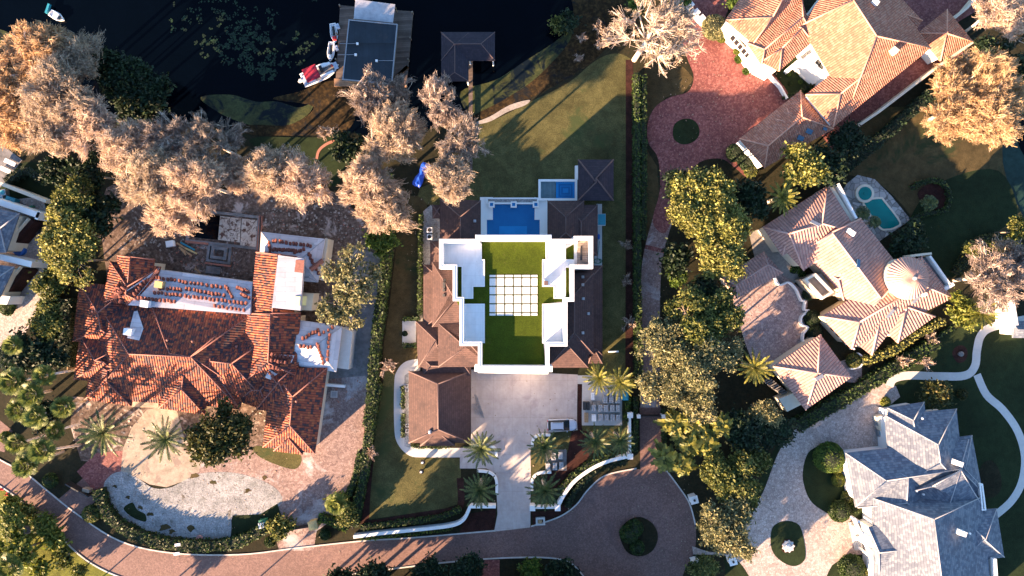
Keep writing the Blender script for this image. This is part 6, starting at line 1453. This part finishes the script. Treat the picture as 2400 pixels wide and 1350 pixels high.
# ---------------------------------------------------------------- boats
def hull_pts(L, W, n=9, stern=.8):
    P = []
    for i in range(n + 1):
        t = i / n; w = W / 2 * (stern + (1 - stern) * min(1, t * 2.5)) * (1 - max(0, (t - .55) / .45) ** 2.2); P.append((-L / 2 + L * t, max(w, .02)))
    return P
def hull(L, W, z0, z1, stern=.8, inset=0):
    P = hull_pts(L, W, 9, stern); out = [(x, -y) for x, y in P] + [(x, y) for x, y in P[::-1]]; m = MB(); n = len(out)
    m.v = [(x * .92, y * .75, z0) for x, y in out] + [(x, y, z1) for x, y in out] + [(x * .93, y * .84, z1 + .03) for x, y in out] + [(x * .9, y * .78, z1 - .25) for x, y in out]
    for r in range(3):
        for i in range(n): m.f.append((r * n + i, r * n + (i + 1) % n, (r + 1) * n + (i + 1) % n, (r + 1) * n + i))
    m.f.append(tuple(range(n))[::-1]); m.f.append(tuple(3 * n + i for i in range(n))); return m
def boat():
    t = thing('motorboat', 'white motorboat with a crimson canopy moored beside the boathouse dock', 'boat', (0, 0, 0))
    hull(6.6, 2.7, -.3, .75, .9).build('hull', M['whitep'], t)
    MB().box((.6, 0, .62), (3.6, 1.7, .06)).build('deck', M['concg'], t)
    MB().box((-1.3, 0, 2.0), (2.4, 2.3, .10)).box((-1.3, 0, 2.07), (2.1, 1.9, .07)).build('canopy', M['carr'], t)
    for x, y in ((-2.3, -1), (-2.3, 1), (-.3, -1), (-.3, 1)): MB().tube([(x, y, .6), (x, y, 2.0)], .03).build('canopy_post', M['metal'], t)
    MB().box((.9, .75, .85), (2.4, .42, .42)).build('seat', M['whitep'], t); MB().box((.9, -.75, .85), (2.4, .42, .42)).build('seat', M['whitep'], t)
    MB().box((.35, .45, .95), (.5, .9, .6)).build('console', M['black'], t)
    MB().box((2.2, .2, .9), (.3, .3, .2)).build('cushion', M['red'], t)
    MB().box((2.75, 0, .86), (.7, 1.2, .06)).build('bow_deck', M['carw'], t)
    m = MB().box((-3.6, .2, .6), (.5, .4, .8), 0, .7); m.box((-3.9, .2, .3), (.3, .2, .6)); m.build('outboard_motor', M['whitep'], t)
    MB().box((-2.9, -.1, .82), (.7, 1.6, .1)).build('stern_platform', M['carw'], t)
    p = at(752, 171, .5); t.location = (p.x, p.y, -.05); t.rotation_euler = (0, 0, R(24)); t.scale = (1.0, 1.0, 1)
boat()
def jetski(x, y, rz, label, m1, m2):
    t = thing('jet_ski', label, 'jet ski', (0, 0, 0))
    hull(3.3, 1.25, -.25, .35, .8).build('hull', M['whitep'], t)
    MB().box((-.35, 0, .55), (1.6, .42, .35), 0, .7).build('seat', M[m1], t); MB().box((.9, 0, .5), (.8, .7, .3), 0, .5).build('hood', M[m2], t)
    MB().tube([(.45, -.38, .85), (.5, 0, .8), (.45, .38, .85)], .04).build('handlebar', M['black'], t)
    p = at(x, y, .2); t.location = (p.x, p.y, -.05); t.rotation_euler = (0, 0, rz)
    return t
jetski(783, 78, R(-82), 'white jet ski with a black seat and red nose tied to the dock, upper one', 'black', 'red')
jetski(776, 121, R(-95), 'dark jet ski with a white nose tied to the dock, lower one', 'black', 'whitep')
for x, y, l in [(792, 62, 'white jet ski lift arm on the dock beside the upper jet ski'), (789, 113, 'white jet ski lift arm on the dock beside the lower jet ski')]:
    p = at(x, y, .8); tag(MB().box((p.x, p.y, .8), (.5, .9, .3), R(20)).tube([(p.x, p.y, -.5), (p.x, p.y, 1.2)], .1).build('lift_arm', M['carw']), l, 'boat lift')
def rowboat():
    t = thing('small_boat', 'small white boat with a blue stern floating above the top left trees', 'boat', (0, 0, 0))
    hull(2.6, 1.3, -.2, .45, .85).build('hull', M['whitep'], t); MB().box((-.1, 0, .5), (.9, 1.0, .12)).build('seat', M['carw'], t); MB().box((.7, 0, .52), (.35, .6, .1)).build('windscreen', M['glass'], t)
    MB().box((-1.75, .35, .5), (.35, 1.6, .5), .2).build('outboard_motor', M['teal'], t)
    p = at(133, 38, .3); t.location = (p.x, p.y, -.05); t.rotation_euler = (0, 0, R(-30))
rowboat()
# ---------------------------------------------------------------- smaller things
def tarp():
    n = 9; m = MB(); r = random.Random(3)
    for i in range(n + 1):
        for j in range(5):
            x = -2.6 + 5.2 * i / n; y = -.85 + 1.7 * j / 4; e = (1 - abs(y) / 1.0) * (1 if 0 < i < n else .2)
            m.v.append((x + r.uniform(-.1, .1), y * (1 + .2 * math.sin(i)) + r.uniform(-.08, .08), .05 + .65 * max(0, e) + r.uniform(-.06, .1)))
    for i in range(n):
        for j in range(4): a = i * 5 + j; m.f.append((a, a + 5, a + 6, a + 1))
    me = m.mesh('tarpaulin', M['tarp']); o = link('tarpaulin', me, None, at(988, 410)); o.rotation_euler = (0, 0, R(64)); o.scale = (.82, .8, 1); tag(o, 'crumpled bright blue tarpaulin over a long heap beneath the bare trees', 'tarpaulin')
    tag(MB().box(at(988, 410, .15), (3.8, .7, .3), R(64)).build('timber_heap', M['wood']), 'low heap hidden under the blue tarpaulin', 'timber')
tarp()
def pallet_block(x, y, w, h, ht, mat, label, group=None, base=0, rz=0):
    t = thing('paver_pallet', label, 'pallet', at(x, y, 0), group, rz); X, Y, _ = t.location
    pb = MB(); 
    for q in (-.4, 0, .4): pb.box((X + q * w, Y, base + .06), (.1, h, .1))
    pb.box((X, Y, base + .13), (w, h, .03)); pb.build('pallet', M['wood'], t)
    m = MB(); nx, ny = 2, 4
    for i in range(nx):
        for j in range(ny): m.box((X + (i - .5) * w / nx, Y + (j - 1.5) * h / ny, base + .16 + ht / 2), (w / nx - .03, h / ny - .03, ht + random.uniform(-.03, .03)))
    m.build('paver_stack', M[mat], t)
PG = 'pallets of grey paving blocks'
rows = [(935, [1417, 1431, 1446]), (955, [1390, 1406, 1418, 1433, 1446]), (977, [1407, 1420, 1434, 1447]), (918, [1418, 1432, 1446])]
for y, xs in rows:
    for i, x in enumerate(xs): pallet_block(x, y, .74, 1.12, random.uniform(.6, .9), 'block', '%s grey paver pallet from the right in the %s row of the pallet yard' % (ORD[len(xs) - 1 - i], {918: 'topmost', 935: 'second', 955: 'third', 977: 'lowest'}[y]), PG)
pallet_block(1391, 978, .75, 1.15, .5, 'whitep', 'pallet of white blocks in the lowest row of the pallet yard')
pallet_block(1388, 927, .55, 1.2, .7, 'whitep', 'pallet of white wrapped stone at the top of the pallet yard')
pallet_block(1374, 978, .65, 1.6, .3, 'wood', 'long pallet of brown timber at the left of the pallet yard')
pallet_block(1397, 945, 1.3, .7, .4, 'sand', 'wide pallet of beige slabs in the pallet yard')
for x in (1370, 1378):
    tag(MB().box(at(x, 951, .5), (.48, 1.3, 1.0)).build('waste_bin', M['black']), 'narrow black bin at the left of the pallet yard, ' + ('left' if x == 1370 else 'right') + ' of the two', 'bin')
sheet('storage_pad', [(1278, 1054), (1328, 1054), (1328, 1103), (1278, 1103)], 'concg', .02, False)
for x, y, l in [(1297, 1068, 'upper left'), (1313, 1066, 'upper right'), (1284, 1092, 'lower left'), (1300, 1091, 'lower middle'), (1315, 1089, 'lower right')]: pallet_block(x, y, .72, 1.15, .6, 'block', l + ' pallet of grey pavers behind the palm near the car', 'pallets behind the driveway palm')
tag(MB().box(at(1464, 925, 1.0), (.9, 1.6, 2.0)).box(at(1464, 925, 2.05), (1.0, 1.7, .12), 0, .8).build('portable_toilet', M['teal']), 'teal blue portable cabin half hidden under the palm', 'cabin')
def bin_(x, y):
    p = at(x, y, 1.2); t = thing('skip_bin', 'white-lidded green bin standing by the lower gate', 'bin', (p.x, p.y, 0))
    MB().box((p.x, p.y, .6), (1.2, 1.1, 1.2), R(8)).build('bin', M['green'], t); MB().box((p.x - .12, p.y - .35, 1.3), (1.1, 1.0, .3), R(8), .8).build('lid', M['whitep'], t)
bin_(615, 1227)
p = at(1105, 962); t = thing('ladder', 'aluminium ladder and frame lying on the pale drive', 'ladder', at(1120, 950))
for q in (-3, 3): MB().tube([at(1114 + q * .6, 925, .12), at(1132 + q, 978, .12)], .05, 6).build('rail', M['metal'], t)
m = MB()
for i in range(10): m.tube([at(1113 + i * 1.8, 930 + i * 5, .14), at(1117 + i * 1.8, 929 + i * 5, .14)], .03, 5)
m.build('rung', M['metal'], t); m = MB()
for q in range(5): m.tube([at(1107 + q * 4, 946 + q * .5, .25), at(1116 + q * 4, 968, .25)], .05, 5)
for q in range(4): m.tube([at(1108 + q * 3, 947 + q * 7, .3), at(1122 + q * 3, 946 + q * 7, .3)], .05, 5)
m.build('scaffold_frame', M['metal'], t)
for x, y, l in [(992, 1081, 'grey ball lamp on the front lawn, upper one'), (989, 1103, 'grey ball lamp on the front lawn, lower one')]:
    p = at(x, y); t = thing('garden_lamp', l, 'lamp', p); MB().disc((p.x, p.y, 0), [(.1, 0), (.1, .25), (.3, .3), (.42, .55), (.36, .8), (.15, .92)], 14).build('lamp_globe', M['black'], t, True); MB().disc((p.x, p.y, .9), [(.18, 0), (.1, .08)], 10).build('cap', M['whitep'], t)
for x, y, l in [(1008, 540, 'upper'), (1008, 556, 'lower')]:
    p = at(x, y); t = thing('air_conditioner', 'white outdoor air conditioner on the pebble strip, %s one' % l, 'air conditioner', p); MB().box((p.x, p.y, .45), (.85, .85, .9)).build('case', M['whitep'], t); MB().disc((p.x, p.y, .9), [(.33, 0), (.33, .03)], 16).build('fan', M['black'], t)
for x, y, l in [(2056, 988, 'upper'), (2059, 1013, 'lower'), (16, 453, 'first'), (10, 468, 'second')]:
    p = at(x, y); lab = 'dark blue air conditioner beside the slate house, %s one' % l if x > 2000 else 'air conditioner in the service yard at the left edge, ' + ('right' if x == 16 else 'left') + ' one'
    t = thing('air_conditioner', lab, 'air conditioner', p); MB().box((p.x, p.y, .5), (1.0, 1.0, 1.0), R(8)).build('case', M['metal'], t); MB().disc((p.x, p.y, 1.0), [(.38, 0), (.38, .04)], 16).build('fan', M['teal'], t)
for x, y in [(954, 903), (955, 912), (956, 995), (956, 1008)]:
    p = at(x, y); t = thing('air_conditioner', 'dark outdoor unit between the path and the garage, ' + {903: 'topmost', 912: 'second from the top', 995: 'third from the top', 1008: 'lowest'}[y], 'air conditioner', p); MB().box((p.x, p.y, .4), (.55, .55, .8)).build('case', M['metal'], t); MB().disc((p.x, p.y, .8), [(.2, 0), (.2, .03)], 12).build('fan', M['black'], t)
p = at(30, 470, .8); tag(MB().box(p, (1.5, .9, 1.1), R(-20)).box(p + Vector((0, 0, .6)), (1.6, 1.0, .12), R(-20)).build('storage_bin', M['teal']), 'bright turquoise box in the service yard at the left edge', 'box')
p = at(70, 487, .6); tag(MB().box(p, (.7, .5, .6), R(10)).disc(p + Vector((.5, .2, -.3)), [(.2, 0), (.2, .6)], 8).build('storage_bin', M['green']), 'small green box in the service yard at the left edge', 'box')
p = at(45, 586, .6); tag(MB().disc((p.x, p.y, 0), [(.9, 0), (1.0, .8), (.75, 1.0)], 14).build('planter', M['blue']), 'dark blue round tub between the two grey roofs', 'tub')
for i in range(4): 
    a = (68 + i * 7, 552 - i * 2); lp = ORD[i] + ' dark long plank from the left, lying on the pale courtyard'; tag(wallrun(MB(), [a, (a[0] + 22, a[1] - 30)], 2.6, 0, .5, False).build('stacked_plank', M['black']), lp, 'plank', 'planks on the pale courtyard')
for x, y in [(22, 380), (12, 398)]:
    p = at(x, y, .3); t = thing('sun_lounger', 'white sun lounger on the grey patio, ' + ('upper' if y < 390 else 'lower') + ' one', 'lounger', (p.x, p.y, 0)); MB().box((p.x, p.y, .35), (1.7, .7, .12), R(-25)).build('seat', M['whitep'], t); MB().box((p.x + .9, p.y - .4, .5), (.5, .65, .1), R(-25)).build('backrest', M['whitep'], t)
    for a, b in ((-.6, -.2), (-.6, .25), (.6, -.2), (.6, .25)): MB().box((p.x + a, p.y + b, .15), (.07, .07, .3)).build('leg', M['metal'], t)
p = at(403, 572); tag(MB().box((p.x, p.y, .4), (1.2, .95, .8), R(10)).box((p.x, p.y, .84), (1.3, 1.05, .1), R(10), .85).build('water_tank', M['whitep']), 'white square tank on the dirt above the red-tiled house', 'tank')
for i, (x, y, a, mm) in enumerate([(432, 580, -30, 'wood'), (440, 577, -28, 'teal'), (436, 590, -35, 'wood'), (448, 588, -26, 'gold'), (428, 588, -50, 'wood')]):
    tag(MB().box(at(x, y, .15 + .05 * i), (3.0 - .3 * i, .28, .1), R(a)).build('board', M[mm]), ('top', '', 'middle', '', 'lowest')[i] + ' brown board in the heap beside the unfinished pool' if mm == 'wood' else ('greenish board in the heap beside the unfinished pool' if mm == 'teal' else 'yellow board in the heap beside the unfinished pool'), 'board', 'boards beside the unfinished pool')
tag(MB().box(at(500, 633, .15), (2.4, 1.2, .3), R(-6)).build('concrete_slab', M['concg']), 'grey slab on the dirt above the stripped roof', 'slab')
tag(MB().box(at(463, 635, .1), (1.3, .25, .15), R(-40)).build('board', M['wood']), 'single short board on the dirt above the stripped roof', 'board')
t = thing('drain_cover', 'square grey drain cover on the brick side drive', 'drain cover', at(783, 924)); MB().box(at(783, 924, .04), (1.15, 1.15, .08), R(-2)).build('frame', M['concl'], t); MB().box(at(783, 924, .06), (.8, .8, .09), R(-2)).build('grate', M['metal'], t)
t = thing('mailbox', 'pale framed planter box at the street corner right of the driveway', 'planter', at(1266, 1222)); m = MB(); pring(m, [(1256, 1214), (1277, 1213), (1278, 1231), (1256, 1232)], .3, 0, .5); m.build('frame', M['concl'], t); MB().box(at(1266, 1222, .4), (.6, .5, .5)).build('box', M['wood'], t)
for x, y, l in [(5, 1146, 'leftmost'), (18, 1158, 'second'), (28, 1168, 'third'), (40, 1179, 'rightmost')]:
    p = at(x, y); t = thing('road_marker', 'small red marker cone on the verge beside the road, %s of four' % l, 'cone', p); MB().disc((p.x, p.y, .03), [(.24, 0), (.2, .05), (.05, .75)], 10).build('cone', M['red'], t); MB().box((p.x, p.y, .02), (.5, .5, .04)).build('foot', M['red'], t)
tag(MB().disc((*at(468, 1262, 0)[:2], .03), [(.3, 0), (.55, 0), (.55, .25), (.3, .25)], 14).build('cable_reel', M['pinks']), 'pink coil lying at the edge of the white gravel', 'coil')
for x, y, l in [(416, 1277, 'white sign board standing in the curved hedge'), (414, 1298, 'white sign board at the road edge below the curved hedge')]:
    p = at(x, y, 1.6); t = thing('sign_board', l, 'sign', (p.x, p.y, 0)); MB().box((p.x, p.y, 1.6), (.95, .45, .08), R(8)).build('board', M['whitep'], t); MB().tube([(p.x, p.y, 0), (p.x, p.y, 1.6)], .05).build('post', M['metal'], t)
t = thing('flower_fountain', 'pale lotus-shaped fountain on the oval lawn of the south drive', 'fountain', at(1846, 1279))
c0 = at(1846, 1279)
m = MB()
for i in range(9):
    a = 6.283 * i / 9; m.box((c0.x + .78 * math.cos(a), c0.y + .78 * math.sin(a), .28), (.5, .42, .14), a + .78)
m.disc((c0.x, c0.y, .06), [(.85, 0), (.8, .3), (.6, .3), (.55, .1)], 18); m.build('basin', M['concl'], t)
MB().disc((c0.x, c0.y, .1), [(.5, 0), (.38, .4), (.3, .42)], 14).disc((c0.x + .1, c0.y, .5), [(.22, 0), (.3, .3), (.1, .5)], 10).build('pedestal', M['white'], t)
sheet('fountain_bed', [(1832, 1280), (1838, 1266), (1852, 1264), (1862, 1276), (1860, 1290), (1846, 1296), (1834, 1292)], 'mulch', .085)
tag(wallrun(MB(), [(1228 + 0, 824), (1448, 824)], 2, 0, .6, False).mesh and wallrun(MB(), [(1427, 825), (1450, 824)], 3, 0, .9, False).build('bench', M['whitep']), 'small white bench on the shaded strip lawn', 'bench')
sheet('tree_bed', [(2232, 830), (2240, 813), (2258, 810), (2268, 825), (2262, 845), (2245, 850)], 'mulch', .03)
MB_ = MB(); c1 = at(2249, 829); tag(MB().disc((c1.x, c1.y, 0), [(.35, 0), (.45, .5), (.2, .7)], 10).build('garden_urn', M['concg']), 'small grey urn in the round bed on the dark lawn', 'urn')
p = at(1409, 515, .6); t = thing('outdoor_kitchen', 'dark green outdoor kitchen counter east of the pool court', 'counter', (p.x, p.y, 0)); MB().box((p.x, p.y, .45), (1.4, 1.9, .9)).build('counter', M['white'], t); MB().box((p.x + .05, p.y, .93), (1.25, 1.8, .06)).build('worktop', M['teal'], t); MB().box((p.x - .8, p.y, .6), (.25, 2.0, 1.2)).build('back_wall', M['white'], t)
t = thing('pool_tool', 'blue capsule-shaped float on the pale side path', 'float', at(1403, 555)); MB().disc((*at(1403, 555)[:2], .05), [(.15, 0), (.3, .1), (.3, .25), (.1, .35)], 12, .7, 1.6).build('float', M['blue'], t)
m = MB(); c2 = at(1400, 612)
m.tube([(c2.x + .4 * math.cos(k * .6) * (1 + .03 * k), c2.y + .4 * math.sin(k * .6), .05 + .004 * k) for k in range(40)] + [tuple(at(1402, 590, .05)), tuple(at(1405, 565, .05))], .04, 5)
tag(m.build('garden_hose', M['green']), 'coiled green garden hose on the pale side path', 'hose')
